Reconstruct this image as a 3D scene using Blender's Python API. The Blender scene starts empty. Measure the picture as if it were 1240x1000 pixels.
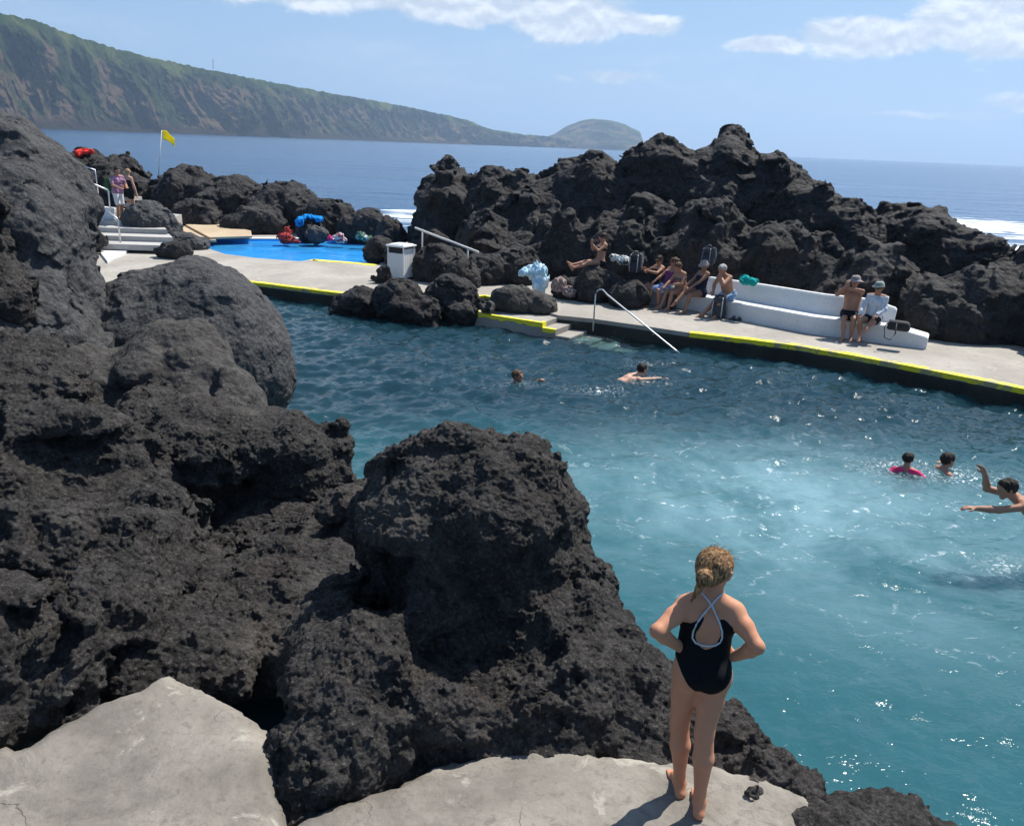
import bpy, bmesh, math, random
import numpy as np
from mathutils import Vector, Matrix, geometry

# ---------------------------------------------------------------- camera, sky, sun
S = bpy.context.scene
COL = S.collection
rad = math.radians
PITCH, ROLL, FOC, CAMZ = rad(17.96), rad(2.32), 1000.0, 4.4
cam = bpy.data.cameras.new('camera')
cam.sensor_width, cam.lens = 36.0, 36.0 * FOC / 1240
cam.clip_start, cam.clip_end = 0.1, 60000
camo = bpy.data.objects.new('camera', cam)
COL.objects.link(camo)
camo.matrix_world = Matrix.Translation((0, 0, CAMZ)) @ Matrix.Rotation(math.pi / 2 - PITCH, 4, 'X') @ Matrix.Rotation(ROLL, 4, 'Z')
S.camera = camo
SUN_AZ, SUN_EL = rad(47), rad(57)          # azimuth clockwise from +y
sdir = Vector((math.sin(SUN_AZ) * math.cos(SUN_EL), math.cos(SUN_AZ) * math.cos(SUN_EL), math.sin(SUN_EL)))
sl = bpy.data.lights.new('sun', 'SUN')
sl.energy, sl.angle, sl.color = 5.0, rad(0.53), (1.0, 0.955, 0.88)
so = bpy.data.objects.new('sun', sl)
so.rotation_euler = (-sdir).to_track_quat('-Z', 'Y').to_euler()
COL.objects.link(so)
S.view_settings.view_transform = 'Standard'
S.view_settings.look = 'None'
S.view_settings.gamma = 1
S.view_settings.exposure = 0.6
S.cycles.use_denoising = True
S.cycles.max_bounces = 8
S.cycles.transparent_max_bounces = 12
S.cycles.volume_bounces = 0
S.cycles.sample_clamp_direct = 7
S.cycles.sample_clamp_indirect = 6


class NT:
    """tiny node-tree writer"""
    def __init__(s, nt):
        s.t = nt
        nt.nodes.clear()

    def n(s, kind, ins=None, **kw):
        d = s.t.nodes.new(kind)
        for k, v in kw.items():
            setattr(d, k, v)
        for k, v in (ins or {}).items():
            s.put(d.inputs[k], v)
        return d

    def put(s, sock, v):
        if isinstance(v, bpy.types.NodeSocket):
            s.t.links.new(v, sock)
        elif isinstance(v, bpy.types.Node):
            s.t.links.new(v.outputs[0], sock)
        else:
            if isinstance(v, (tuple, list)) and len(v) == 3 and sock.type == 'RGBA':
                v = (*v, 1)
            sock.default_value = v

    def m(s, op, a, b=None, c=None, clamp=False):
        d = s.n('ShaderNodeMath', operation=op, use_clamp=clamp)
        for i, v in enumerate((a, b, c)):
            if v is not None:
                s.put(d.inputs[i], v)
        return d.outputs[0]

    def mix(s, f, a, b, blend='MIX'):
        d = s.n('ShaderNodeMix', data_type='RGBA', blend_type=blend)
        s.put(d.inputs[0], f)
        s.put(d.inputs[6], a)
        s.put(d.inputs[7], b)
        return d.outputs[2]

    def step(s, x, a, b):
        d = s.n('ShaderNodeMapRange', {0: x, 1: a, 2: b, 3: 0.0, 4: 1.0}, interpolation_type='SMOOTHSTEP')
        return d.outputs[0]

    def noise(s, co, scale, detail=4, rough=.55, dist=0.0):
        d = s.n('ShaderNodeTexNoise', {'Scale': scale, 'Detail': detail, 'Roughness': rough, 'Distortion': dist})
        if co is not None:
            s.put(d.inputs['Vector'], co)
        return d.outputs[0]

    def vscale(s, co, v):
        d = s.n('ShaderNodeVectorMath', operation='MULTIPLY')
        s.put(d.inputs[0], co)
        d.inputs[1].default_value = v
        return d.outputs[0]

    def bump(s, h, strength, dist, nrm=None):
        d = s.n('ShaderNodeBump', {'Height': h, 'Strength': strength, 'Distance': dist})
        if nrm is not None:
            s.put(d.inputs['Normal'], nrm)
        return d.outputs[0]


def build_world():
    w = bpy.data.worlds.new('World')
    S.world = w
    w.use_nodes = True
    t = NT(w.node_tree)
    sky = t.n('ShaderNodeTexSky', sky_type='NISHITA', sun_disc=False)
    sky.sun_elevation, sky.sun_rotation = SUN_EL, SUN_AZ
    sky.altitude, sky.air_density, sky.dust_density, sky.ozone_density = 0, 1.0, .4, 2.5
    co = t.n('ShaderNodeTexCoord').outputs['Generated']
    xyz = t.n('ShaderNodeSeparateXYZ', {0: co})
    x, y, z = xyz.outputs
    az = t.m('MULTIPLY', t.m('ARCTAN2', x, y), 57.2958)
    el = t.m('MULTIPLY', t.m('ARCSINE', z), 57.2958)
    uv = t.n('ShaderNodeCombineXYZ', {0: t.m('MULTIPLY', az, .1), 1: t.m('MULTIPLY', el, .17), 2: 3.7}).outputs[0]
    big = t.noise(uv, 2.4, 10, .6, .3)
    uv2 = t.n('ShaderNodeCombineXYZ', {0: t.m('MULTIPLY', az, .1), 1: t.m('ADD', t.m('MULTIPLY', el, .17), .07), 2: 3.7}).outputs[0]
    big2 = t.noise(uv2, 2.4, 6, .58, .3)
    # banks of cumulus: (azimuth, elevation, half width, half height, weight)
    banks = [(-22, 8.7, 8, 1.0, 1.05), (-13, 8.6, 7, 1.3, 1.1), (-4, 8.3, 5, 1.4, 1.1), (3, 7.7, 4.6, 1.4, 1.1), (7, 7.4, 2.6, .8, .9), (15, 6.4, 3.5, .6, .9), (21, 6.8, 5, 1.2, 1.08), (28, 7.6, 6, 1.9, 1.15),
             (34, 8.4, 7, 2.2, 1.1), (31, 6.2, 6, .8, .9), (31.5, 3.3, 3.2, .7, .95), (24, 2.6, 6, .35, .6), (6, 4.3, 4.5, .7, .6), (-45, 9, 10, 3, .9), (55, 8, 14, 3, .9), (0, 17, 30, 2.4, .8), (-30, 22, 30, 4, .8), (40, 24, 30, 5, .75)]
    acc = None
    for a, e, wa, we, wt in banks:
        da = t.m('DIVIDE', t.m('SUBTRACT', az, a), wa)
        de = t.m('DIVIDE', t.m('SUBTRACT', el, e), we)
        r2 = t.m('ADD', t.m('MULTIPLY', da, da), t.m('MULTIPLY', de, de))
        g = t.m('MULTIPLY', t.m('EXPONENT', t.m('MULTIPLY', r2, -1.0)), wt)
        acc = g if acc is None else t.m('MAXIMUM', acc, g)
    dens = t.m('ADD', t.m('MULTIPLY', acc, .82), t.m('SUBTRACT', big, .70))
    cov = t.step(dens, .05, .29)
    lit = t.step(t.m('SUBTRACT', big, big2), -.10, .14)
    wisp = t.m('MULTIPLY', t.step(t.noise(t.vscale(uv, (.6, 1.5, 1)), 1.1, 7, .6, .4), .42, .8), .22)
    cov = t.m('MAXIMUM', t.m('MULTIPLY', cov, .95), wisp)
    cc = t.mix(lit, (6.2, 7.0, 8.1), (10.2, 10.5, 10.8))
    low = t.m('EXPONENT', t.m('MULTIPLY', t.m('MAXIMUM', el, 0), -.11))
    base = t.mix(t.m('MULTIPLY', low, .8), t.mix(.3, sky.outputs[0], (2.2, 4.6, 8.6)), (4.0, 6.2, 9.3))
    col = t.mix(cov, base, cc)
    bg = t.n('ShaderNodeBackground', {'Color': col, 'Strength': .07})
    t.n('ShaderNodeOutputWorld', {'Surface': bg.outputs[0]})


build_world()

# ---------------------------------------------------------------- helpers
def ray(px, py):
    u, v = (px - 620) / FOC, (500 - py) / FOC
    c, s = math.cos(ROLL), math.sin(ROLL)
    X, Y = u * c - v * s, u * s + v * c
    return Vector((X, math.cos(PITCH) + Y * math.sin(PITCH), -math.sin(PITCH) + Y * math.cos(PITCH)))


def G(px, py, z=0.0):
    """the place on the level z that a survey sight hits"""
    r = ray(px, py)
    return Vector((0, 0, CAMZ)) + r * ((z - CAMZ) / r.z)


def D(px, py, d):
    return Vector((0, 0, CAMZ)) + ray(px, py) * d


def V(px, py, Y):
    r = ray(px, py)
    return Vector((0, 0, CAMZ)) + r * (Y / r.y)


def tag(o, label=None, cat=None, group=None, kind=None):
    if label: o['label'] = label
    if cat: o['category'] = cat
    if group: o['group'] = group
    if kind: o['kind'] = kind
    return o


def link(name, me, mat=None, parent=None, smooth=True):
    o = bpy.data.objects.new(name, me)
    COL.objects.link(o)
    if mat: me.materials.append(mat)
    if parent: o.parent = parent
    if smooth:
        me.polygons.foreach_set('use_smooth', np.ones(len(me.polygons), bool))
    return o


def empty(name, loc, rz=0.0):
    o = bpy.data.objects.new(name, None)
    o.empty_display_size = .2
    COL.objects.link(o)
    o.location, o.rotation_euler = loc, (0, 0, rz)
    return o


def np_mesh(name, v, f):
    """v (n,3), f (m,k) arrays"""
    me = bpy.data.meshes.new(name)
    n, m, k = len(v), len(f), f.shape[1]
    me.vertices.add(n)
    me.vertices.foreach_set('co', np.ascontiguousarray(v, np.float32).ravel())
    me.loops.add(m * k)
    me.loops.foreach_set('vertex_index', np.ascontiguousarray(f, np.int32).ravel())
    me.polygons.add(m)
    me.polygons.foreach_set('loop_start', np.arange(0, m * k, k, dtype=np.int32))
    me.update(calc_edges=True)
    me.validate()
    return me


_rs = np.random.RandomState(7)
_PERM = np.concatenate([_rs.permutation(256)] * 3).astype(np.int32)
_g = _rs.normal(size=(256, 3)); _g /= np.linalg.norm(_g, axis=1)[:, None]
_GRAD = _g.astype(np.float32)


def perlin(p):
    out = np.empty(len(p), np.float32)
    for a in range(0, len(p), 400000):
        q = p[a:a + 400000].astype(np.float32)
        i = np.floor(q).astype(np.int32)
        f = q - i
        i &= 255
        u = f * f * f * (f * (f * 6 - 15) + 10)
        r = []
        for dx in (0, 1):
            hx = _PERM[i[:, 0] + dx]
            for dy in (0, 1):
                hy = _PERM[hx + i[:, 1] + dy]
                for dz in (0, 1):
                    g = _GRAD[_PERM[hy + i[:, 2] + dz] & 255]
                    r.append(g[:, 0] * (f[:, 0] - dx) + g[:, 1] * (f[:, 1] - dy) + g[:, 2] * (f[:, 2] - dz))
        lz = [r[k] + u[:, 2] * (r[k + 1] - r[k]) for k in (0, 2, 4, 6)]
        ly = [lz[k] + u[:, 1] * (lz[k + 1] - lz[k]) for k in (0, 2)]
        out[a:a + 400000] = ly[0] + u[:, 0] * (ly[1] - ly[0])
    return out * 1.5


_JIT = (_rs.rand(256, 3) * .9 + .05).astype(np.float32)
_TILT = (_rs.normal(size=(256, 3)) * .9).astype(np.float32)
_LIFT = (_rs.rand(256) - .5).astype(np.float32)


def facet(p):
    """broken blocks: a tilted plane for every Voronoi cell"""
    out = np.empty(len(p), np.float32)
    for a in range(0, len(p), 300000):
        q = p[a:a + 300000].astype(np.float32)
        i0 = np.floor(q).astype(np.int32)
        best = np.full(len(q), 9e9, np.float32)
        val = np.zeros(len(q), np.float32)
        for dx in (-1, 0, 1):
            for dy in (-1, 0, 1):
                for dz in (-1, 0, 1):
                    c = i0 + np.array((dx, dy, dz), np.int32)
                    cc = c & 255
                    h = _PERM[_PERM[_PERM[cc[:, 0]] + cc[:, 1]] + cc[:, 2]]
                    r = q - c - _JIT[h]
                    d = (r * r).sum(1)
                    k = d < best
                    best[k] = d[k]
                    val[k] = ((r[k] * _TILT[h[k]]).sum(1) + _LIFT[h[k]])
        out[a:a + 300000] = val
    return np.clip(out, -1, 1)


def layer(p, scale, kind, stretch=(1, 1, 1), seed=0.0):
    q = p / np.float32(scale) * np.array(stretch, np.float32) + np.float32(seed * 17.31)
    if kind == 'facet': return facet(q)
    if kind == 'fbm':
        return perlin(q) + .55 * perlin(q * 2.1 + 3.3) + .32 * perlin(q * 4.3 + 7.7)
    n = perlin(q)
    if kind == 'billow': return np.abs(n) * 2 - .55       # round bulges, sharp creases
    if kind == 'ridge': return .55 - np.abs(n) * 2
    return n


def surface_nets(d, org, cell):
    s = d < 0
    sh = np.array(d.shape) - 1
    cnt = np.zeros(sh, np.int8)
    C8 = [(i, j, k) for i in (0, 1) for j in (0, 1) for k in (0, 1)]
    for i, j, k in C8:
        cnt += s[i:sh[0] + i, j:sh[1] + j, k:sh[2] + k]
    mixed = (cnt > 0) & (cnt < 8)
    ijk = np.argwhere(mixed).astype(np.int32)
    idx = np.full(sh, -1, np.int32)
    idx[mixed] = np.arange(len(ijk), dtype=np.int32)
    dv = {c: d[ijk[:, 0] + c[0], ijk[:, 1] + c[1], ijk[:, 2] + c[2]] for c in C8}
    acc = np.zeros((len(ijk), 3), np.float32)
    num = np.zeros(len(ijk), np.float32)
    for a in C8:
        for ax in range(3):
            if a[ax]: continue
            b = list(a); b[ax] = 1; b = tuple(b)
            d0, d1 = dv[a], dv[b]
            cr = (d0 < 0) != (d1 < 0)
            t = np.where(cr, d0 / np.where(cr, d0 - d1, 1), 0)
            for q in range(3):
                acc[:, q] += np.where(cr, a[q] + (t if q == ax else 0), 0)
            num += cr
    v = (ijk + acc / num[:, None]) * cell + np.array(org, np.float32)
    faces = []
    for ax in range(3):
        u, w = [(1, 2), (2, 0), (0, 1)][ax]
        sl0 = [slice(None)] * 3; sl1 = [slice(None)] * 3
        sl0[ax] = slice(0, -1); sl1[ax] = slice(1, None)
        diff = s[tuple(sl0)] != s[tuple(sl1)]
        e = np.argwhere(diff)
        ok = (e[:, u] > 0) & (e[:, w] > 0) & (e[:, u] < sh[u]) & (e[:, w] < sh[w])
        e = e[ok]
        ins = s[e[:, 0], e[:, 1], e[:, 2]]
        q = []
        for du, dw in ((-1, -1), (0, -1), (0, 0), (-1, 0)):
            c = e.copy(); c[:, u] += du; c[:, w] += dw
            q.append(idx[c[:, 0], c[:, 1], c[:, 2]])
        q = np.stack(q, 1)
        q[~ins] = q[~ins][:, ::-1]
        faces.append(q)
    return v, np.concatenate(faces)


def biggest(v, f):
    """drop crumbs that float free of the main piece"""
    l = np.arange(len(v))
    e0 = np.concatenate([f[:, 0], f[:, 1]]); e1 = np.concatenate([f[:, 2], f[:, 3]])
    e0 = np.concatenate([e0, f[:, 0]]); e1 = np.concatenate([e1, f[:, 1]])
    while True:
        m = np.minimum(l[e0], l[e1])
        n = l.copy()
        np.minimum.at(n, e0, m); np.minimum.at(n, e1, m)
        n = n[n]; n = n[n]
        if (n == l).all(): break
        l = n
    r, c = np.unique(l, return_counts=True)
    keep = np.isin(l, r[c > max(40, .02 * len(v))])
    ni = np.cumsum(keep) - 1
    return v[keep], ni[f[keep[f].all(1)]]


Q = 1.0


def ell(P, b):
    c, r, rz = b[0], b[1], (b[2] if len(b) > 2 else 0)
    x, y, z = P[0] - c[0], P[1] - c[1], P[2] - c[2]
    if rz:
        ca, sa = math.cos(rz), math.sin(rz)
        x, y = x * ca + y * sa, -x * sa + y * ca
    k0 = np.sqrt((x / r[0]) ** 2 + (y / r[1]) ** 2 + (z / r[2]) ** 2)
    k1 = np.sqrt((x / r[0] ** 2) ** 2 + (y / r[1] ** 2) ** 2 + (z / r[2] ** 2) ** 2) + 1e-6
    return k0 * (k0 - 1) / k1


def smin(a, b, k):
    h = np.clip(.5 + .5 * (b - a) / k, 0, 1)
    return b + (a - b) * h - k * h * (1 - h)


def rock(name, label, blobs, cell, mat, layers, fine=(), group=None, k=.15, zmin=-.6, cuts=(), seed=0.0, cat='rock', parent=None, warp=None):
    """one solid of lava: ellipsoids melted together, roughened by 3D noise at several sizes"""
    cell *= Q
    amp = sum(l[1] for l in layers) * 1.1 + .06
    lo = np.min([np.array(b[0]) - max(b[1][0], b[1][1]) * np.array((1, 1, 0)) - np.array((0, 0, b[1][2])) for b in blobs], 0) - amp
    hi = np.max([np.array(b[0]) + max(b[1][0], b[1][1]) * np.array((1, 1, 0)) + np.array((0, 0, b[1][2])) for b in blobs], 0) + amp
    lo[2] = max(lo[2], zmin)
    nc = np.ceil((hi - lo) / (cell * 3)).astype(int) + 2
    n = (nc - 1) * 3 + 1
    ax = [(lo[i] + np.arange(n[i]) * cell).astype(np.float32) for i in range(3)]
    P = [ax[0][::3][:, None, None], ax[1][::3][None, :, None], ax[2][::3][None, None, :]]
    d = None
    for b in blobs:
        e = ell(P, b)
        d = e if d is None else smin(d, e, k)
    for c, r in cuts:                                     # hollows
        d = -smin(-d, ell(P, (c, r)), .08)
    d = np.array(np.broadcast_to(d, nc), np.float32)

    def roughen(d, axs, ls, reach):
        band = np.abs(d) < reach
        ii = np.argwhere(band)
        p = np.stack([axs[i][ii[:, i]] for i in range(3)], 1)
        off = np.zeros(len(p), np.float32)
        for sc, am, kind, j, *st in ls:
            off += am * layer(p, sc, kind, st[0] if st else (1, 1, 1), seed + j)
        d[band] -= off
    ls = [(l[0], l[1], l[2], j, *l[3:]) for j, l in enumerate(layers)]
    cut = cell * 3 * 5
    roughen(d, [a[::3] for a in ax], [l for l in ls if l[0] >= cut], amp + cell * 6)
    ls = [l for l in ls if l[0] < cut]
    for a in range(3):                                    # wears off thin slivers
        e = np.moveaxis(d, a, 0)
        e[1:-1] = e[:-2] * .2 + e[1:-1] * .6 + e[2:] * .2
    for a in range(3):                                    # three times finer by straight interpolation
        d = np.moveaxis(d, a, 0)
        u = np.empty(((d.shape[0] - 1) * 3 + 1, *d.shape[1:]), np.float32)
        u[::3] = d
        u[1::3] = d[:-1] * (2 / 3) + d[1:] * (1 / 3)
        u[2::3] = d[:-1] * (1 / 3) + d[1:] * (2 / 3)
        d = np.moveaxis(u, 0, a)
    d = np.ascontiguousarray(d)
    if ls: roughen(d, ax, ls, sum(l[1] for l in ls) * 1.1 + cell * 2)
    v, f = biggest(*surface_nets(d, lo, cell))
    me = np_mesh(name, v, f)
    if fine:
        nr = np.empty(len(v) * 3, np.float32)
        me.vertices.foreach_get('normal', nr)
        nr = nr.reshape(-1, 3)
        o2 = np.zeros(len(v), np.float32)
        for j, (sc, am, kind, *st) in enumerate(fine):
            o2 += am * layer(v, sc, kind, st[0] if st else (1, 1, 1), seed + 5 + j)
        v = v + nr * o2[:, None]
    base = np.array([*((lo + hi) / 2)[:2], max(zmin, 0)])
    me.vertices.foreach_set('co', (v - base).astype(np.float32).ravel())
    me.update()
    o = link(name, me, mat, parent)
    o.location = base
    tag(o, label, cat, group)
    return o


def add_tube(bm, pts, r, seg=8, caps=True):
    pts = [Vector(p) for p in pts]
    rs = r if isinstance(r, (list, tuple)) else [r] * len(pts)
    rings = []
    for i, p in enumerate(pts):
        t = (pts[min(i + 1, len(pts) - 1)] - pts[max(i - 1, 0)]).normalized()
        a = Vector((0, 0, 1)) if abs(t.z) < .9 else Vector((1, 0, 0))
        u = t.cross(a).normalized(); w = u.cross(t)
        rings.append([bm.verts.new(p + (u * math.cos(q) + w * math.sin(q)) * rs[i]) for q in [2 * math.pi * s / seg for s in range(seg)]])
    for a, b in zip(rings, rings[1:]):
        for s in range(seg):
            bm.faces.new((a[s], a[(s + 1) % seg], b[(s + 1) % seg], b[s]))
    if caps:
        bm.faces.new(rings[0][::-1]); bm.faces.new(rings[-1])


def add_box(bm, c, size, rz=0.0, bevel=0.0, taper=1.0):
    r = bmesh.ops.create_cube(bm, size=1)
    M = Matrix.Translation(c) @ Matrix.Rotation(rz, 4, 'Z')
    for v in r['verts']:
        t = taper if v.co.z > 0 else 1
        v.co = M @ Vector((v.co.x * size[0] * t, v.co.y * size[1] * t, v.co.z * size[2]))
    if bevel:
        es = list({e for v in r['verts'] for e in v.link_edges})
        bmesh.ops.bevel(bm, geom=es, offset=bevel, segments=2, affect='EDGES', profile=.5)


def bm_obj(name, bm, mat, parent=None, smooth=False, base=None):
    bmesh.ops.recalc_face_normals(bm, faces=bm.faces)
    if base is not None:
        bmesh.ops.translate(bm, verts=bm.verts, vec=-Vector(base))
    me = bpy.data.meshes.new(name)
    bm.to_mesh(me); bm.free()
    o = link(name, me, mat, parent, smooth)
    if base is not None: o.location = base
    return o


def prism(name, poly, z0, z1, mat, holes=(), parent=None, bevel=0):
    """flat slab from an outline (and holes) with side walls"""
    loops = [list(poly)] + [list(h) for h in holes]
    fl = [Vector((p[0], p[1], 0)) for l in loops for p in l]
    tris = geometry.tessellate_polygon([[Vector((p[0], p[1], 0)) for p in l] for l in loops])
    bm = bmesh.new()
    top = [bm.verts.new((p.x, p.y, z1)) for p in fl]
    bot = [bm.verts.new((p.x, p.y, z0)) for p in fl]
    for t in tris:
        bm.faces.new([top[i] for i in t])
        bm.faces.new([bot[i] for i in reversed(t)])
    k = 0
    for l in loops:
        for i in range(len(l)):
            a, b = k + i, k + (i + 1) % len(l)
            bm.faces.new((top[a], top[b], bot[b], bot[a]))
        k += len(l)
    return bm_obj(name, bm, mat, parent)


# ---------------------------------------------------------------- materials
def material(name, fn):
    m = bpy.data.materials.new(name)
    m.use_nodes = True
    t = NT(m.node_tree)
    out = t.n('ShaderNodeOutputMaterial')
    b = t.n('ShaderNodeBsdfPrincipled')
    co = t.n('ShaderNodeTexCoord').outputs['Object']
    geo = t.n('ShaderNodeNewGeometry')
    t.t.links.new(b.outputs[0], out.inputs['Surface'])
    fn(t, b, co, geo, out)
    return m


def simple(name, col, rough=.6, var=.25, scale=6, metal=0, bump=0.0, spec=.5):
    def fn(t, b, co, geo, out):
        n = t.noise(co, scale, 5, .6)
        c = t.mix(n, tuple(x * (1 - var) for x in col), tuple(min(1, x * (1 + var)) for x in col))
        t.put(b.inputs['Base Color'], c)
        t.put(b.inputs['Roughness'], rough)
        t.put(b.inputs['Metallic'], metal)
        t.put(b.inputs['Specular IOR Level'], spec)
        if bump:
            t.put(b.inputs['Normal'], t.bump(n, bump, .05))
    return material(name, fn)


def lava(name, c0, c1, cw, grain, b1, b2, wh=.0, spec=.25, red=.25):
    def fn(t, b, co, geo, out):
        P = geo.outputs['Position']
        n1 = t.noise(P, 1.1, 6, .62, .3)
        n2 = t.noise(P, grain * .35, 8, .68, .2)
        n3 = t.noise(P, grain, 6, .7)
        vo = t.n('ShaderNodeTexVoronoi', {'Vector': P, 'Scale': grain * .8, 'Randomness': 1}, feature='F1')
        pit = vo.outputs[0]
        n4 = t.noise(P, grain * 1.7, 5, .75)
        c = t.mix(t.step(t.m('ADD', t.m('MULTIPLY', n2, .5), t.m('MULTIPLY', n4, .5)), .40, .62), c0, c1)
        c = t.mix(t.m('MULTIPLY', t.step(n4, .56, .68), .6), c, cw)
        c = t.mix(t.m('MULTIPLY', t.step(n1, .52, .72), .4), c, cw)
        rd = t.m('MULTIPLY', t.step(t.noise(P, .9, 5, .6), .5, .75), red)
        c = t.mix(rd, c, (.055, .028, .02))
        if wh:                                            # small pale bits of shell, salt and mortar
            w = t.noise(P, grain * 1.6, 2, .5)
            c = t.mix(t.m('MULTIPLY', t.step(w, .74, .78), wh), c, (.4, .38, .34))
        z = t.n('ShaderNodeSeparateXYZ', {0: P}).outputs[2]
        wet = t.m('SUBTRACT', 1, t.step(t.m('ADD', z, t.m('MULTIPLY', t.m('SUBTRACT', n2, .5), .5)), .10, .26))
        c = t.mix(t.m('MULTIPLY', wet, .7), c, (.008, .008, .007))
        t.put(b.inputs['Base Color'], c)
        t.put(b.inputs['Roughness'], t.m('SUBTRACT', t.n('ShaderNodeMapRange', {0: n3, 3: .6, 4: .95}).outputs[0], t.m('MULTIPLY', wet, .4)))
        t.put(b.inputs['Specular IOR Level'], spec)
        h = t.m('ADD', t.m('MULTIPLY', n2, 1.0), t.m('MULTIPLY', pit, -.35))
        n = t.bump(h, b1, .12)
        n = t.bump(t.m('ADD', n3, t.m('MULTIPLY', t.noise(P, grain * 3.1, 3, .7), .5)), b2, .035, n)
        t.put(b.inputs['Normal'], n)
    return material(name, fn)


M = {}
M['lava'] = lava('rough_lava', (.021, .0193, .0188), (.085, .078, .073), (.20, .18, .162), 22, 1.0, 1.0, .6)
M['lava_mid'] = lava('rough_lava_far', (.009, .009, .010), (.044, .041, .041), (.10, .091, .086), 9, 1.0, 1.0)
M['basalt'] = lava('smooth_basalt', (.038, .038, .040), (.084, .084, .086), (.13, .127, .122), 18, .7, .6, red=.06)
M['basalt_near'] = lava('weathered_basalt', (.03, .028, .027), (.07, .065, .06), (.11, .1, .088), 15, .55, .6, .4, red=.12)


def concrete(name, c0, c1, c2, sc=1.0, crack=.6, lich=.5):
    def fn(t, b, co, geo, out):
        P = geo.outputs['Position']
        n1 = t.noise(P, .9 * sc, 6, .6, .5)
        n2 = t.noise(P, 7 * sc, 6, .65)
        n3 = t.noise(P, 60 * sc, 3, .6)
        c = t.mix(t.step(n1, .35, .68), c0, c1)
        c = t.mix(t.m('MULTIPLY', t.step(n2, .45, .7), .5), c, c2)
        c = t.mix(t.m('MULTIPLY', n3, .35), c, tuple(x * .55 for x in c0))
        w = t.noise(P, 2.6 * sc, 7, .68, .6)
        c = t.mix(t.m('MULTIPLY', t.step(w, .6, .66), lich), c, (.55, .52, .44))
        c = t.mix(t.m('MULTIPLY', t.step(t.noise(P, 18 * sc, 6, .7, .5), .5, .68), .5), c, tuple(x * .68 for x in c0))
        wp = t.n('ShaderNodeVectorMath', {0: P, 1: t.vscale(t.n('ShaderNodeTexNoise', {'Vector': P, 'Scale': 2.5 * sc, 'Detail': 6}).outputs[1], (.5, .5, .5))}, operation='ADD').outputs[0]
        vo = t.n('ShaderNodeTexVoronoi', {'Vector': wp, 'Scale': 1.1 * sc}, feature='DISTANCE_TO_EDGE').outputs[0]
        cr = t.m('MULTIPLY', t.m('SUBTRACT', 1, t.step(vo, .0, .007)), crack)
        cr = t.m('MULTIPLY', cr, t.step(t.noise(P, 1.3 * sc, 2), .45, .6))
        c = t.mix(cr, c, (.06, .055, .05))
        t.put(b.inputs['Base Color'], c)
        t.put(b.inputs['Roughness'], .88)
        t.put(b.inputs['Specular IOR Level'], .25)
        h = t.m('SUBTRACT', t.m('ADD', n2, t.m('MULTIPLY', n3, .25)), cr)
        t.put(b.inputs['Normal'], t.bump(h, .5, .02, t.bump(n1, .5, .12)))
    return material(name, fn)


M['pad'] = concrete('poured_concrete', (.145, .13, .112), (.35, .32, .275), (.235, .21, .18), 1.0, .6, .3)
M['deck'] = concrete('deck_concrete', (.30, .275, .24), (.42, .39, .345), (.35, .32, .28), .5, .3, .25)
M['deck_grey'] = concrete('plaza_concrete', (.36, .35, .33), (.48, .465, .44), (.42, .405, .38), .5, .3, .1)
M['shaded_wall'] = concrete('shaded_sea_wall', (.02, .021, .018), (.05, .05, .04), (.035, .037, .03), .8, .2, .05)  # near-black tone carries the wall's shade
M['tan'] = concrete('tan_concrete', (.43, .33, .22), (.52, .41, .28), (.47, .37, .25), .6, .2, .0)
M['white'] = concrete('white_masonry_paint', (.66, .665, .66), (.76, .765, .76), (.70, .70, .68), 1.2, .12, .0)


def worn_yellow(t, b, co, geo, out):
    P = geo.outputs['Position']
    n = t.noise(P, 2.2, 8, .7, .4)
    c = t.mix(t.noise(P, 9, 4), (.62, .5, .0), (.8, .72, .02))
    c = t.mix(t.m('MULTIPLY', t.step(n, .48, .57), .85), c, (.24, .22, .17))
    t.put(b.inputs['Base Color'], c)
    t.put(b.inputs['Roughness'], .6)


M['yellow'] = material('worn_yellow_paint', worn_yellow)
M['steel'] = simple('brushed_steel', (.62, .63, .64), .3, .1, 20, metal=1)
M['pale_pipe'] = simple('pale_pipe', (.62, .6, .56), .45, .12, 10)


def far_slope(t, b, co, geo, out):
    P = geo.outputs['Position']
    at = t.n('ShaderNodeAttribute', attribute_name='rel').outputs['Fac']
    n1 = t.noise(P, .012, 8, .65, .6)
    n2 = t.noise(P, .06, 9, .75)
    n3 = t.noise(t.vscale(P, (1, 1, .25)), .03, 8, .7)
    nz = t.n('ShaderNodeSeparateXYZ', {0: geo.outputs['Normal']}).outputs[2]
    c = t.mix(t.step(n2, .35, .65), (.016, .03, .012), (.07, .10, .04))
    bare = t.m('MULTIPLY', t.step(t.m('ADD', n1, t.m('MULTIPLY', t.m('SUBTRACT', n3, .5), .6)), .46, .57), t.m('SUBTRACT', 1, t.step(at, .72, .95)))
    c = t.mix(t.m('MULTIPLY', bare, .85), c, t.mix(n2, (.13, .08, .048), (.30, .21, .14)))
    low = t.m('SUBTRACT', 1, t.step(t.m('ADD', at, t.m('MULTIPLY', t.m('SUBTRACT', n1, .5), .25)), .1, .26))
    c = t.mix(low, c, t.mix(n2, (.03, .026, .022), (.085, .07, .055)))
    top = t.step(t.m('ADD', at, t.m('MULTIPLY', t.m('SUBTRACT', n1, .5), .5)), .82, .98)
    c = t.mix(top, c, t.mix(t.step(n1, .45, .6), (.06, .10, .025), (.16, .19, .06)))
    t.put(b.inputs['Base Color'], c)
    t.put(b.inputs['Roughness'], 1)
    t.put(b.inputs['Specular IOR Level'], 0)
    t.put(b.inputs['Normal'], t.bump(t.m('ADD', n2, t.noise(P, .15, 7, .75)), 1.0, 14))


M['slope'] = material('vegetated_cliff', far_slope)


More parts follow.
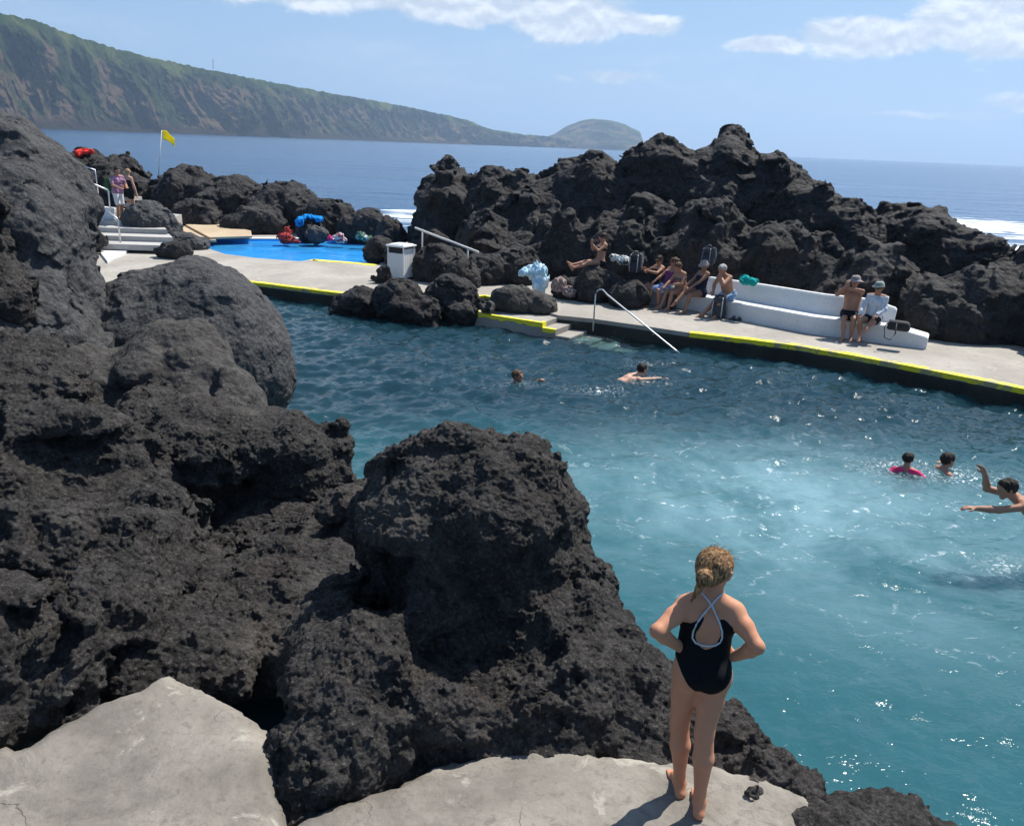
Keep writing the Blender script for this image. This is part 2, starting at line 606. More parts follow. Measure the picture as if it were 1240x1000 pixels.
def sea_fn(t, b, co, geo, out):
    P = geo.outputs['Position']
    st = t.vscale(P, (.55, 1, 1))
    w1 = t.noise(st, .09, 3, .5, .3)
    w2 = t.noise(st, .5, 5, .6, .3)
    w3 = t.noise(t.vscale(P, (.35, 1, 1)), .02, 3, .5)
    c = t.mix(t.step(w3, .35, .7), (.014, .062, .15), (.022, .085, .185))
    # white water where swell breaks along the outer rocks
    xyz = t.n('ShaderNodeSeparateXYZ', {0: P})
    fo = None
    for cx, cy, rx, ry in FOAM:
        dx = t.m('DIVIDE', t.m('SUBTRACT', xyz.outputs[0], cx), rx)
        dy = t.m('DIVIDE', t.m('SUBTRACT', xyz.outputs[1], cy), ry)
        g = t.m('EXPONENT', t.m('MULTIPLY', t.m('ADD', t.m('MULTIPLY', dx, dx), t.m('MULTIPLY', dy, dy)), -1.0))
        fo = g if fo is None else t.m('MAXIMUM', fo, g)
    fn_ = t.noise(t.vscale(P, (.5, 1.3, 1)), .45, 8, .7, .6)
    f = t.step(t.m('ADD', t.m('MULTIPLY', fo, .5), fn_), .84, 1.02)
    caps = t.m('MULTIPLY', t.step(t.noise(t.vscale(P, (.3, 1.6, 1)), .06, 7, .72, .5), .74, .8), .35)
    f = t.m('MAXIMUM', f, caps)
    c = t.mix(f, c, (.75, .78, .8))
    t.put(b.inputs['Base Color'], c)
    t.put(b.inputs['Roughness'], t.m('ADD', t.m('MULTIPLY', f, .6), .16))
    t.put(b.inputs['IOR'], 1.333)
    n = t.bump(w1, .9, 1.6)
    n = t.bump(w2, .9, .5, n)
    t.put(b.inputs['Normal'], n)


FOAM = [(-6.5, 52, 7, 9), (-3, 46, 4, 5), (30, 44, 8, 14), (36, 62, 12, 20), (-20, 60, 5, 8)]
M['sea'] = material('open_sea', sea_fn)
AER = G(900, 610, 0); AER2 = G(1120, 700, 0)


def pool_fn(t, b, co, geo, out):
    P = geo.outputs['Position']
    xyz = t.n('ShaderNodeSeparateXYZ', {0: P})
    X, Y = xyz.outputs[0], xyz.outputs[1]
    n1 = t.noise(P, .45, 5, .6, .8)
    n2 = t.noise(P, 1.3, 6, .65, 1.2)

    def blob(cx, cy, rx, ry):
        dx = t.m('DIVIDE', t.m('SUBTRACT', X, cx), rx)
        dy = t.m('DIVIDE', t.m('SUBTRACT', Y, cy), ry)
        return t.m('EXPONENT', t.m('MULTIPLY', t.m('ADD', t.m('MULTIPLY', dx, dx), t.m('MULTIPLY', dy, dy)), -1.0))
    # body colour: shallow teal near the ledge, deeper behind, dark rock reflection painted in
    far = t.step(t.m('ADD', Y, t.m('MULTIPLY', t.m('SUBTRACT', n1, .5), 4)), 9.5, 14.5)
    c = t.mix(far, (.02, .088, .106), (.007, .026, .037))
    c = t.mix(t.m('MULTIPLY', t.step(n2, .4, .7), .25), c, (.016, .055, .075))
    a = t.m('MAXIMUM', blob(AER.x + .4, AER.y + .2, 3.0, 2.3), t.m('MULTIPLY', blob(AER2.x + 1, AER2.y + .2, 3.2, 1.6), .8))
    a = t.m('MULTIPLY', a, t.step(t.m('ADD', n1, t.m('MULTIPLY', n2, .35)), .36, .86))
    c = t.mix(t.m('MULTIPLY', a, .95), c, (.168, .292, .33))
    # foam threads and bubbles
    wp = t.n('ShaderNodeVectorMath', {0: P, 1: t.vscale(t.n('ShaderNodeTexNoise', {'Vector': P, 'Scale': 1.1, 'Detail': 4}).outputs[1], (1.6, 1.6, 0))}, operation='ADD').outputs[0]
    vo = t.n('ShaderNodeTexVoronoi', {'Vector': t.vscale(wp, (.6, 1.1, 0)), 'Scale': 1.3}, feature='DISTANCE_TO_EDGE').outputs[0]
    th = t.m('MULTIPLY', t.m('SUBTRACT', 1, t.step(vo, 0, .035)), t.m('MULTIPLY', t.step(t.noise(P, 9, 4, .7), .5, .62), t.m('MULTIPLY', a, .75)))
    fo = t.n('ShaderNodeAttribute', attribute_name='foam').outputs['Fac']
    th = t.m('MAXIMUM', th, t.m('MULTIPLY', fo, t.step(t.noise(P, 19, 5, .75, .6), .52, .62)))
    c = t.mix(th, c, (.7, .76, .78))
    b.subsurface_method = 'BURLEY'
    t.put(b.inputs['Subsurface Weight'], .9); t.put(b.inputs['Subsurface Radius'], (.7, 1.0, 1.0)); t.put(b.inputs['Subsurface Scale'], 1.0)
    t.put(b.inputs['Base Color'], c)
    t.put(b.inputs['Roughness'], t.m('ADD', t.m('MULTIPLY', th, .5), .05))
    t.put(b.inputs['IOR'], 1.333)
    rip = t.noise(t.vscale(P, (.7, 1.25, 1)), 3.6, 4, .55, .5)
    rip2 = t.noise(P, 11, 3, .5, .2)
    t.put(b.inputs['Normal'], t.bump(t.noise(P, 26, 3, .6), .12, .006, t.bump(rip2, .4, .02, t.bump(rip, .42, .07))))
    clear = t.n('ShaderNodeAttribute', attribute_name='clear').outputs['Fac']
    tr = t.n('ShaderNodeBsdfTransparent', {0: (.55, .78, .78)})
    gl = t.n('ShaderNodeBsdfGlossy', {'Roughness': .04})
    t.put(gl.inputs['Normal'], b.inputs['Normal'].links[0].from_socket)
    fr = t.n('ShaderNodeFresnel', {'IOR': 1.333})
    wet = t.n('ShaderNodeMixShader', {0: fr.outputs[0], 1: tr.outputs[0], 2: gl.outputs[0]})
    mx = t.n('ShaderNodeMixShader', {0: clear, 1: b.outputs[0], 2: wet.outputs[0]})
    t.t.links.new(mx.outputs[0], out.inputs['Surface'])


M['pool'] = material('pool_water', pool_fn)

# ---------------------------------------------------------------- the setting: seabed, sea, cliffs
bm = bmesh.new()
L = 9000
bm.faces.new([bm.verts.new(p) for p in ((-L, -L, -3), (L, -L, -3), (L, L, -3), (-L, L, -3))])
tag(bm_obj('seabed_ground', bm, simple('dark_seabed', (.02, .03, .03), 1)), kind='structure')
bm = bmesh.new()                                           # one sheet with the harbour pool left open
o_ = [bm.verts.new(p) for p in ((-L, -L, -.02), (L, -L, -.02), (L, L, -.02), (-L, L, -.02))]
i_ = [bm.verts.new(p) for p in ((-14, -2, -.02), (22, -2, -.02), (22, 26, -.02), (-14, 26, -.02))]
for k in range(4):
    bm.faces.new((o_[k], o_[(k + 1) % 4], i_[(k + 1) % 4], i_[k]))
tag(bm_obj('sea', bm, M['sea']), kind='structure')


def pool_water():
    x0, x1, y0, y1, c = -14.0, 22.0, -2.0, 26.0, .07
    nx, ny = int((x1 - x0) / c) + 1, int((y1 - y0) / c) + 1
    X, Y = np.meshgrid(np.linspace(x0, x1, nx), np.linspace(y0, y1, ny), indexing='ij')
    p = np.stack([X.ravel(), Y.ravel(), np.zeros(X.size)], 1).astype(np.float32)
    z = np.zeros(len(p), np.float32)
    rs = random.Random(3)
    for lam, amp in ((3.1, .03), (2.1, .022), (1.5, .018), (1.1, .014), (.8, .011), (.62, .013), (.47, .012), (.36, .009)):
        for _ in range(3):
            a = rs.gauss(rad(105), .6)
            kx, ky = math.cos(a) * 2 * math.pi / lam, math.sin(a) * 2 * math.pi / lam
            ph = rs.random() * 6.28
            wob = perlin(p / (lam * 1.7) + rs.random() * 40) * 2.2
            am = amp * (.55 + .9 * np.abs(perlin(p / (lam * 2.4) + rs.random() * 50)))
            s = np.sin(p[:, 0] * kx + p[:, 1] * ky + ph + wob)
            z += am * (1 - np.abs(s) * 1.6 + .2) * .75     # peaked crests
    z += .02 * perlin(p / .33)
    z -= z.mean()
    z *= .42 + .85 * np.clip((p[:, 1] - 7) / 7, 0, 1)
    p[:, 2] = z
    idx = np.arange(nx * ny).reshape(nx, ny)
    f = np.stack([idx[:-1, :-1].ravel(), idx[1:, :-1].ravel(), idx[1:, 1:].ravel(), idx[:-1, 1:].ravel()], 1)
    me = np_mesh('pool_water', p, f)
    def blobs(lst):
        a = np.zeros(len(p), np.float32)
        for (c, rx, ry, w) in lst:
            a = np.maximum(a, w * np.exp(-((p[:, 0] - c.x) / rx) ** 2 - ((p[:, 1] - c.y) / ry) ** 2))
        return a
    cl = me.attributes.new('clear', 'FLOAT', 'POINT')
    cl.data.foreach_set('value', np.clip(blobs([(G(700, 404), 1.3, .8, 1.2), (G(752, 416), 1.3, .65, .95), (G(1095, 574), .32, .25, .6)]), 0, .85))
    fo = me.attributes.new('foam', 'FLOAT', 'POINT')
    fo.data.foreach_set('value', blobs([(G(1085, 568), .55, .35, .9), (G(1155, 575), .6, .35, .8), (G(1200, 585), .5, .3, .7), (G(775, 460), .5, .3, .55), (G(720, 472), .6, .25, .5),
                                        (G(790, 440), .6, .25, .4), (G(630, 466), .4, .2, .35), (G(720, 412), .8, .3, .7), (G(1218, 690), .3, .3, .6)]))
    tag(link('pool_water', me, M['pool']), kind='structure')


pool_water()


def cliff(name, prof, dist, mat, inland, depth, nu=1000, nv=130, seed=0, back=1.0):
    """steep coastal slope: prof = [(px, py top)], dist = distance at each px"""
    xs = np.linspace(prof[0][0], prof[-1][0], nu)
    ys = np.interp(xs, [p[0] for p in prof], [p[1] for p in prof])
    ds = np.interp(xs, [d[0] for d in dist], [d[1] for d in dist])
    base = np.array([[*(ray(x, 176).xy.normalized() * d)] for x, d in zip(xs, ds)])
    rr = [ray(x, y) for x, y in zip(xs, ys)]
    inl = np.array(inland) / np.linalg.norm(inland)
    vs = np.concatenate([np.linspace(-.04, 1, nv - 14), 1 + np.linspace(.03, 1.6, 14) ** 1.4])
    P = np.zeros((nu, nv, 3)); rel = np.zeros((nu, nv))
    for i in range(nu):
        r = rr[i]; dh = math.hypot(r.x, r.y)
        dt = ds[i] * 1.0
        for _ in range(3):
            h = CAMZ + r.z / dh * dt
            run = depth * h
            p = base[i] + inl * run
            dt = math.hypot(*p)
        for j, v in enumerate(vs):
            if v <= 1:
                z = h * (v ** 1.25 if v > 0 else v)
                s = run * v
            else:
                z = h * (1 - .10 * back * (v - 1))
                s = run + (v - 1) * h * 2.2
            P[i, j] = (*(base[i] + inl * s), z)
            rel[i, j] = min(v, 1.05)
    q = P.reshape(-1, 3).astype(np.float32)
    rl = rel.ravel()
    w = np.clip(rl * 3, 0, 1) * np.clip((1.0 - rl) * 4 + .03, 0.03, 1)
    st = np.stack([q[:, 0], q[:, 1], q[:, 2] * .35], 1)
    q2 = q.copy(); n = 60 * layer(st, 420, 'noise', seed=seed + 8)
    st = st + 40 * np.stack([perlin(q / 120), perlin(q / 120 + 9), perlin(q / 120 + 31)], 1).astype(np.float32)
    n = n + 34 * layer(st, 170, 'billow', seed=seed) + 20 * layer(st, 75, 'billow', seed=seed + 1) + 10 * layer(st, 34, 'ridge', seed=seed + 2) + 6 * layer(q, 15, 'fbm', seed=seed + 3) + 7 * layer(q, 26, 'facet', seed=seed + 6)
    q[:, 0] -= inl[0] * n * w; q[:, 1] -= inl[1] * n * w
    q[:, 2] += .12 * n * w + (2.2 * layer(q, 22, 'noise', seed=seed + 4) + 2.0 * layer(q, 9, 'noise', seed=seed + 5)) * np.clip(rl, 0, 1)
    idx = np.arange(nu * nv).reshape(nu, nv)
    f = np.stack([idx[:-1, :-1].ravel(), idx[1:, :-1].ravel(), idx[1:, 1:].ravel(), idx[:-1, 1:].ravel()], 1)
    me = np_mesh(name, q, f)
    me.attributes.new('rel', 'FLOAT', 'POINT').data.foreach_set('value', rl.astype(np.float32))
    return tag(link(name, me, mat), kind='structure')


cliff('coastal_hill', [(-260, -30), (-100, 0), (0, 14), (60, 26), (80, 33), (100, 42), (150, 58), (200, 71), (260, 84), (330, 98), (400, 111), (450, 120), (500, 129), (550, 140), (575, 146), (590, 153),
                       (600, 157), (640, 163.5), (668, 165.5), (700, 172)],
      [(-260, 1000), (0, 1350), (300, 1900), (600, 3000), (700, 3500)], M['slope'], (-.55, 1), .75)


def island():
    prof = [(640, 170), (660, 165.5), (672, 162), (685, 153), (700, 147), (720, 143), (740, 145.5), (757, 150.5), (770, 157), (775, 160), (777.5, 170), (778.5, 182)]
    Y, nu, nb = 4100.0, 140, 60
    xs = np.linspace(640, 778.5, nu)
    hz = np.interp(xs, [p[0] for p in prof], [p[1] for p in prof])
    P = np.zeros((nu, nb, 3)); rel = np.zeros((nu, nb))
    for i in range(nu):
        c = V(xs[i], hz[i], Y)
        for j in range(nb):
            b = -1 + 2 * j / (nb - 1)
            P[i, j] = (c.x * (1 + .11 * b), Y + 430 * b, max(c.z, 0) * (1 - abs(b) ** 2.2) - 3)
            rel[i, j] = (1 - abs(b) ** 2.2) * .93
    q = P.reshape(-1, 3).astype(np.float32)
    q[:, 1] += 40 * layer(q * np.array((1, 1, .3), np.float32), 130, 'billow') + 15 * layer(q, 50, 'noise')
    q[:, 2] += 4 * layer(q, 60, 'noise') * np.clip(rel.ravel() * 2, 0, 1)
    idx = np.arange(nu * nb).reshape(nu, nb)
    f = np.stack([idx[:-1, :-1].ravel(), idx[1:, :-1].ravel(), idx[1:, 1:].ravel(), idx[:-1, 1:].ravel()], 1)
    me = np_mesh('headland_hill', q, f)
    me.attributes.new('rel', 'FLOAT', 'POINT').data.foreach_set('value', rel.ravel().astype(np.float32))
    tag(link('headland_hill', me, M['slope']), kind='structure')


island()

# ---------------------------------------------------------------- concrete decks
DZ = .38
front = [(60, 362), (160, 346), (250, 336), (315, 343), (418, 356), (520, 366), (587, 358), (640, 372), (677, 382), (718, 386), (775, 394), (835, 403), (900, 410.5), (960, 418), (1030, 430), (1100, 443), (1170, 457), (1240, 471), (1330, 490), (1480, 525)]
frontw = [G(x, y, DZ) for x, y in front]
backw = [Vector((16, 15, 0)), Vector((13, 19, 0)), Vector((9.5, 21, 0)), Vector((5, 25, 0)), Vector((1, 28, 0)), Vector((-2, 33, 0)), Vector((-5, 37, 0)), Vector((-16, 38, 0)), Vector((-19, 30, 0)), Vector((-13.5, 23.5, 0))]
kidpx = [(231, 290.5), (246, 299), (272, 307.5), (310, 312.5), (363, 316.5), (380, 314), (420, 317), (458, 320.5), (480, 306), (478, 294), (440, 290.5), (380, 289.3), (300, 289), (255, 288.5)]
kid = [G(x, y, DZ) for x, y in kidpx]
prism('concrete_deck', frontw + backw, -2.5, DZ, M['deck'], [kid])
tag(bpy.data.objects['concrete_deck'], kind='structure')


def ribbon(name, pts, w_in, z, mat, drop=.0, side=1):
    """painted strip lying along an edge line, turned a little way down the face"""
    n = len(pts)
    bm = bmesh.new()
    rows = []
    rs = random.Random(5)
    fine = []
    for a, b in zip(pts, pts[1:]):
        k = max(1, int((b - a).length / .12))
        fine += [a.lerp(b, i / k) for i in range(k)]
    fine.append(pts[-1])
    for i, p in enumerate(fine):
        t = (fine[min(i + 1, len(fine) - 1)] - fine[max(i - 1, 0)]); t.z = 0; t.normalize()
        nn = Vector((-t.y, t.x, 0)) * side
        w = w_in * (1 + .35 * (rs.random() - .5))
        r = [p + nn * w, p - nn * .006]
        co = [Vector((r[0].x, r[0].y, z + .004)), Vector((r[1].x, r[1].y, z + .004))]
        if drop:
            co.append(Vector((r[1].x, r[1].y, z - drop * (1 + .6 * (rs.random() - .5)))))
        rows.append([bm.verts.new(c) for c in co])
    for a, b in zip(rows, rows[1:]):
        for k in range(len(a) - 1):
            bm.faces.new((a[k], b[k], b[k + 1], a[k + 1]))
    return tag(bm_obj(name, bm, mat), kind='structure')


ribbon('yellow_edge_marking', [G(x, y, DZ) for x, y in front[11:]], .23, DZ, M['yellow'], .10)
ribbon('yellow_edge_marking', [G(x, y, DZ) for x, y in front[2:5]], .22, DZ, M['yellow'], .07)
ribbon('yellow_edge_marking', [G(x, y, DZ) for x, y in front[5:8]], .12, DZ, M['yellow'], .05)
# greenish sea wall face, shade painted in: a skin just proud of the deck side
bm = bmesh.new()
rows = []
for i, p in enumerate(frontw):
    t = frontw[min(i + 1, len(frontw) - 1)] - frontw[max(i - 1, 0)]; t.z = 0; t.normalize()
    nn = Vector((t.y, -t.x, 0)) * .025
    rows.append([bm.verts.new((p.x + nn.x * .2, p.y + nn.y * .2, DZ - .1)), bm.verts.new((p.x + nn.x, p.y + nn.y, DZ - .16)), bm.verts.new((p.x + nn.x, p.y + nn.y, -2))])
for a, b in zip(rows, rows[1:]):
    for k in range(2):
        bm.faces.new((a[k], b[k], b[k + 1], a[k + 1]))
tag(bm_obj('shaded_sea_wall', bm, M['shaded_wall']), kind='structure')
# children's pool: painted basin and clear water
M['blue'] = simple('blue_basin_paint', (.04, .42, .9), .6, .2, .8)


def kid_water(t, b, co, geo, out):
    P = geo.outputs['Position']
    n = t.noise(P, 2.2, 4, .6, .6)
    w = t.noise(t.vscale(P, (.5, 1.6, 1)), 2.2, 5, .65, .6)
    t.put(b.inputs['Base Color'], t.mix(t.step(w, .55, .68), (.05, .40, .88), (.16, .55, .9)))
    t.put(b.inputs['Roughness'], .06)
    t.put(b.inputs['IOR'], 1.333)
    t.put(b.inputs['Normal'], t.bump(n, .4, .05))
    tr = t.n('ShaderNodeBsdfTransparent', {0: (.55, .85, .97)})
    mx = t.n('ShaderNodeMixShader', {0: .35, 1: b.outputs[0], 2: tr.outputs[0]})
    t.t.links.new(mx.outputs[0], out.inputs['Surface'])


prism('basin_floor', kid, -.2, .05, M['blue']); tag(bpy.data.objects['basin_floor'], kind='structure')
bm = bmesh.new()
n_ = len(kid)
r0 = [bm.verts.new((p.x, p.y, DZ - .03)) for p in kid]; r1 = [bm.verts.new((p.x, p.y, .0)) for p in kid]
cen = sum(kid, Vector()) / n_
for v in r0 + r1:
    d_ = Vector((cen.x - v.co.x, cen.y - v.co.y, 0)).normalized() * .02
    v.co += d_
for i in range(n_):
    bm.faces.new((r0[i], r0[(i + 1) % n_], r1[(i + 1) % n_], r1[i]))
tag(bm_obj('basin_wall', bm, M['blue']), kind='structure')
bm = bmesh.new()
bm.faces.new([bm.verts.new((p.x, p.y, DZ - .09)) for p in kid])
tag(bm_obj('shallow_pool_water', bm, material('clear_blue_water', kid_water)), kind='structure')
ribbon('white_coping_marking', [G(x, y, DZ) for x, y in [(255, 288.5), (300, 289), (380, 289.3), (440, 290.5)]], .32, DZ, M['white'])
ribbon('yellow_pool_marking', [G(x, y, DZ) for x, y in [(374, 315), (380, 314), (420, 317), (458, 320.5)]], .32, DZ, M['yellow'], side=-1)
bpy.data.objects['yellow_pool_marking'].data.materials[0] = M['yellow_new'] = simple('fresh_yellow_paint', (.8, .68, .03), .6, .08, 4)
# landing ledge and steps into the water
LA, LB = G(571, 378, .32), G(657, 391, .32)
e_ = (LB - LA).normalized(); nn_ = Vector((-e_.y, e_.x, 0))
ledge = [LA, LB, LB + nn_ * 1.05, LA + nn_ * .7]
prism('landing_ledge', ledge, -2.5, .32, M['deck']); tag(bpy.data.objects['landing_ledge'], kind='structure')
ribbon('yellow_edge_marking', [LA + nn_ * .3 , LA, LB, LB + nn_ * .2], .1, .32, M['yellow_new'], .1)
bm = bmesh.new()
p0 = LB.copy()
for k, (zt, run) in enumerate(((.2, .36), (.06, .40), (-.03, .5), (-.09, .5), (-.16, .5), (-.25, .5))):
    q = [p0, p0 + e_ * run, p0 + e_ * run + nn_ * .98, p0 + nn_ * .98]
    add_box(bm, sum(q, Vector()) / 4 * 1.0 + Vector((0, 0, -sum(v.z for v in q) / 4 + (zt - 2) / 2)), (run - .004, .98, zt + 2), math.atan2(e_.y, e_.x), .012)
    if k == 0:
        ST0, ST1 = p0.copy(), p0 + e_ * run
    p0 = p0 + e_ * run
tag(bm_obj('water_steps', bm, M['deck']), kind='structure')
ribbon('yellow_edge_marking', [ST0, ST1], .1, .2, M['yellow_new'], .08)

# upper stairs at the back left, tan sun platform, white kerb
stair = G(150, 300, DZ)
man = D(145, 268, 28.3)


def slab(name, px, z1, thick, mat):
    o = prism(name, [G(x, y, z1) for x, y in px], z1 - thick, z1, mat)
    return tag(o, kind='structure')


UP = 1.2


def at3(px, d, z):
    a, b = 100.0, 420.0
    for _ in range(40):
        m = (a + b) / 2
        if CAMZ + ray(px, m).z * d > z: a = m
        else: b = m
    return D(px, a, d)


def tread(name, xa, xb, d, d2, z, mat):
    q = [at3(xa, d, z), at3(xb, d + .25, z), at3(xb - 4, d2, z), at3(xa - 4, d2, z)]
    o = prism(name, q, z - .19, z, mat)
    return tag(o, kind='structure')


tread('concrete_step', 96, 216, 28.0, 29.2, .675, M['deck_grey'])
tread('concrete_step', 98, 209, 28.75, 30.0, .85, M['deck_grey'])
tread('concrete_step', 99, 202, 29.5, 30.7, 1.025, M['deck_grey'])
o = prism('upper_landing', [at3(100, 30.2, UP), at3(190, 30.4, UP), at3(220, 33.5, UP), at3(150, 35, UP), at3(80, 35, UP)], .4, UP, M['deck_grey']); tag(o, kind='structure')
slab('tan_platform', [(186, 286), (262, 291), (246, 279), (300, 277.5), (262, 266.5), (170, 270), (160, 277)], .52, .085, M['tan'])
slab('tan_platform', [(254, 287.5), (305, 286), (304, 279.5), (262, 270), (225, 272)], .60, .076, M['tan'])

# ---------------------------------------------------------------- foreground concrete
def pad():
    px = [(-260, 940), (-80, 905), (20, 895), (110, 850), (200, 808), (245, 826), (312, 862), (338, 905), (345, 990), (430, 960), (520, 915), (640, 890), (760, 905), (870, 915), (935, 930), (985, 955), (1000, 985), (975, 1040), (800, 1300), (300, 1300), (-300, 1200)]
    pts = [G(x, y, 1.1) for x, y in px]
    x0, x1 = min(p.x for p in pts), max(p.x for p in pts); y0, y1 = min(p.y for p in pts), max(p.y for p in pts)
    # outline smoothed, then a rounded slab through a distance field
    pl = np.array([(p.x, p.y) for p in pts])
    c = .035
    nx, ny = int((x1 - x0 + .6) / c), int((y1 - y0 + .6) / c)
    X, Y = np.meshgrid(x0 - .3 + np.arange(nx) * c, y0 - .3 + np.arange(ny) * c, indexing='ij')
    dmin = np.full(X.shape, 9e9); inside = np.zeros(X.shape, bool)
    for i in range(len(pl)):
        a, b = pl[i], pl[(i + 1) % len(pl)]
        ab = b - a
        t = np.clip(((X - a[0]) * ab[0] + (Y - a[1]) * ab[1]) / (ab @ ab), 0, 1)
        dmin = np.minimum(dmin, np.hypot(X - a[0] - t * ab[0], Y - a[1] - t * ab[1]))
        cr = ((a[1] > Y) != (b[1] > Y)) & (X < (b[0] - a[0]) * (Y - a[1]) / (b[1] - a[1] + 1e-12) + a[0])
        inside ^= cr
    sd = np.where(inside, -dmin, dmin)
    p = np.stack([X.ravel(), Y.ravel(), np.zeros(X.size)], 1).astype(np.float32)
    sd = sd.ravel() + .05 * perlin(p / .5) + .045 * perlin(p / .17) + .03 * perlin(p / .07)
    z = 1.1 + .03 * perlin(p / 1.1) + .012 * perlin(p / .35) + .006 * perlin(p / .1)
    z = z - np.clip((sd + .14) / .2, 0, 1) ** 2 * .16 - np.clip(sd, 0, .2) * 2
    p[:, 2] = z
    idx = np.arange(nx * ny).reshape(nx, ny)
    f = np.stack([idx[:-1, :-1].ravel(), idx[1:, :-1].ravel(), idx[1:, 1:].ravel(), idx[:-1, 1:].ravel()], 1)
    f = f[(sd[f] < .12).all(1)]
    tag(link('concrete_path', np_mesh('concrete_path', p, f), M['pad']), kind='structure')


pad()

# ---------------------------------------------------------------- lava rocks
def B(px, py, d, rx, ry, rz, rot=0.0, z=None):
    c = D(px, py, d)
    if z is not None: c.z = z
    return ((c.x, c.y, c.z), (rx, ry, rz), rot)


ROUGH = [(1.1, .16, 'billow'), (.42, .075, 'billow'), (.17, .03, 'billow')]
FINE = [(.085, .014, 'noise'), (.05, .009, 'noise')]
SMOOTH = [(1.6, .14, 'noise'), (.6, .035, 'noise'), (.2, .008, 'noise')]

rock('tall_boulder', 'tall dark smooth lava boulder rising higher than the horizon at the left edge',
     [B(-60, 330, 12.4, 1.65, 1.9, 2.45), B(62, 350, 12.0, .68, 1.0, 1.5, 0), B(25, 280, 12.2, .95, 1.1, 1.55), B(-80, 470, 10.5, 1.3, 1.3, 1.5), B(40, 430, 11.4, .85, .9, 1.2)], .026, M['basalt'],
     [(1.4, .17, 'billow'), (1.3, .10, 'facet'), (.6, .05, 'billow'), (.5, .05, 'facet'), (.3, .03, 'facet'), (.14, .018, 'fbm')], [(.09, .008, 'noise')], seed=1, cat='boulder', k=.4)
rock('round_boulder', 'large smooth rounded grey boulder between the tall left boulder and the pool water',
     [B(246, 441, 13.3, 1.44, 1.5, 1.62), B(180, 425, 13.0, .95, 1.2, 1.22)], .024, M['basalt'], [(1.5, .12, 'noise'), (1.5, .05, 'facet'), (.5, .05, 'fbm'), (.3, .022, 'facet'), (.14, .016, 'fbm')], [(.08, .007, 'noise')], seed=2, cat='boulder')
rock('pointed_rock', 'angular brown grey rock with pale flat top leaning against the round boulder',
     [B(205, 455, 10.9, .8, .9, .72), B(130, 470, 10.6, .8, .8, .5), B(250, 500, 10.4, .6, .7, .6)], .02, M['basalt_near'],
     [(.9, .15, 'facet', (1, 1, .7)), (.45, .07, 'facet'), (.3, .03, 'fbm'), (.12, .014, 'fbm')], [(.06, .008, 'noise')], seed=3)
RL = [(1.15, .2, 'billow', (.8, .8, 1.1)), (.8, .13, 'facet', (.8, .8, 1.2)), (.4, .06, 'billow', (.8, .8, 1.3)), (.26, .05, 'facet'), (.24, .035, 'ridge', (.35, 1, 1.6)), (.13, .032, 'fbm'), (.06, .017, 'fbm')]
FR = [(.045, .010, 'billow'), (.03, .008, 'noise')]
rock('rock_ridge', 'rough black lava ledge with a flat lit crest and dark front below the round boulder',
     [B(345, 585, 9.5, .78, .72, .82, 0, .66), B(255, 580, 9.3, .7, .7, .85, 0, .72), B(392, 580, 9.4, .36, .6, .74, 0, .6), B(190, 560, 9.6, .8, .8, .9, 0, .75), B(430, 640, 8.2, .42, .6, .7, 0, .45)],
     .016, M['lava'], RL, FR, seed=4, k=.12, cat='rock ridge', zmin=-.4)
rock('rock_mass', 'broad rough lava mass at the left edge between the jagged rock and the front block',
     [B(110, 590, 8.4, .95, .8, .95, 0, .9), B(0, 600, 8.1, 1.1, .9, 1.0, 0, .95), B(-130, 620, 7.6, 1.1, 1.3, 1.3, 0, .9), B(190, 660, 7.6, .55, .6, .72, 0, .75), B(40, 480, 9.8, .8, .8, .7, 0, 1.2)],
     .017, M['lava'], RL, FR, seed=14, k=.12, zmin=-.2)
rock('rock_block', 'big rough lava block with slanting lit top overhanging the left concrete patch',
     [B(75, 755, 6.3, 1.0, .72, .86, 0, .92), B(-50, 830, 5.4, .8, .7, .72, 0, .95), B(165, 720, 6.6, .5, .6, .78, 0, .82), B(-150, 820, 5.8, .9, .9, .9, 0, 1.0)],
     .014, M['lava'], RL, FR, seed=24, k=.1, zmin=.2)
rock('gully_rock', 'low black lava floor of the shaded gully behind the left concrete patch',
     [((-1.55, 6.25, .55), (1.3, 1.1, .42), 0), ((-.95, 5.1, .72), (.6, .6, .36), 0), ((-.75, 4.35, .80), (.42, .5, .32), 0), ((-1.2, 7.3, .4), (.9, .9, .5), 0), ((-2.6, 5.3, .7), (.9, .6, .36), 0), ((-1.9, 8.2, .25), (1.5, 1.1, .5), 0), ((-.95, 3.75, .78), (.5, .5, .3), 0)],
     .015, M['lava'], [(.5, .07, 'billow'), (.3, .05, 'facet'), (.13, .035, 'fbm'), (.06, .017, 'fbm')], FR, seed=34, k=.15, zmin=.1)
RL2 = [(.8, .08, 'billow'), (.55, .065, 'facet'), (.3, .055, 'billow'), (.2, .04, 'facet'), (.1, .026, 'fbm'), (.05, .012, 'fbm')]
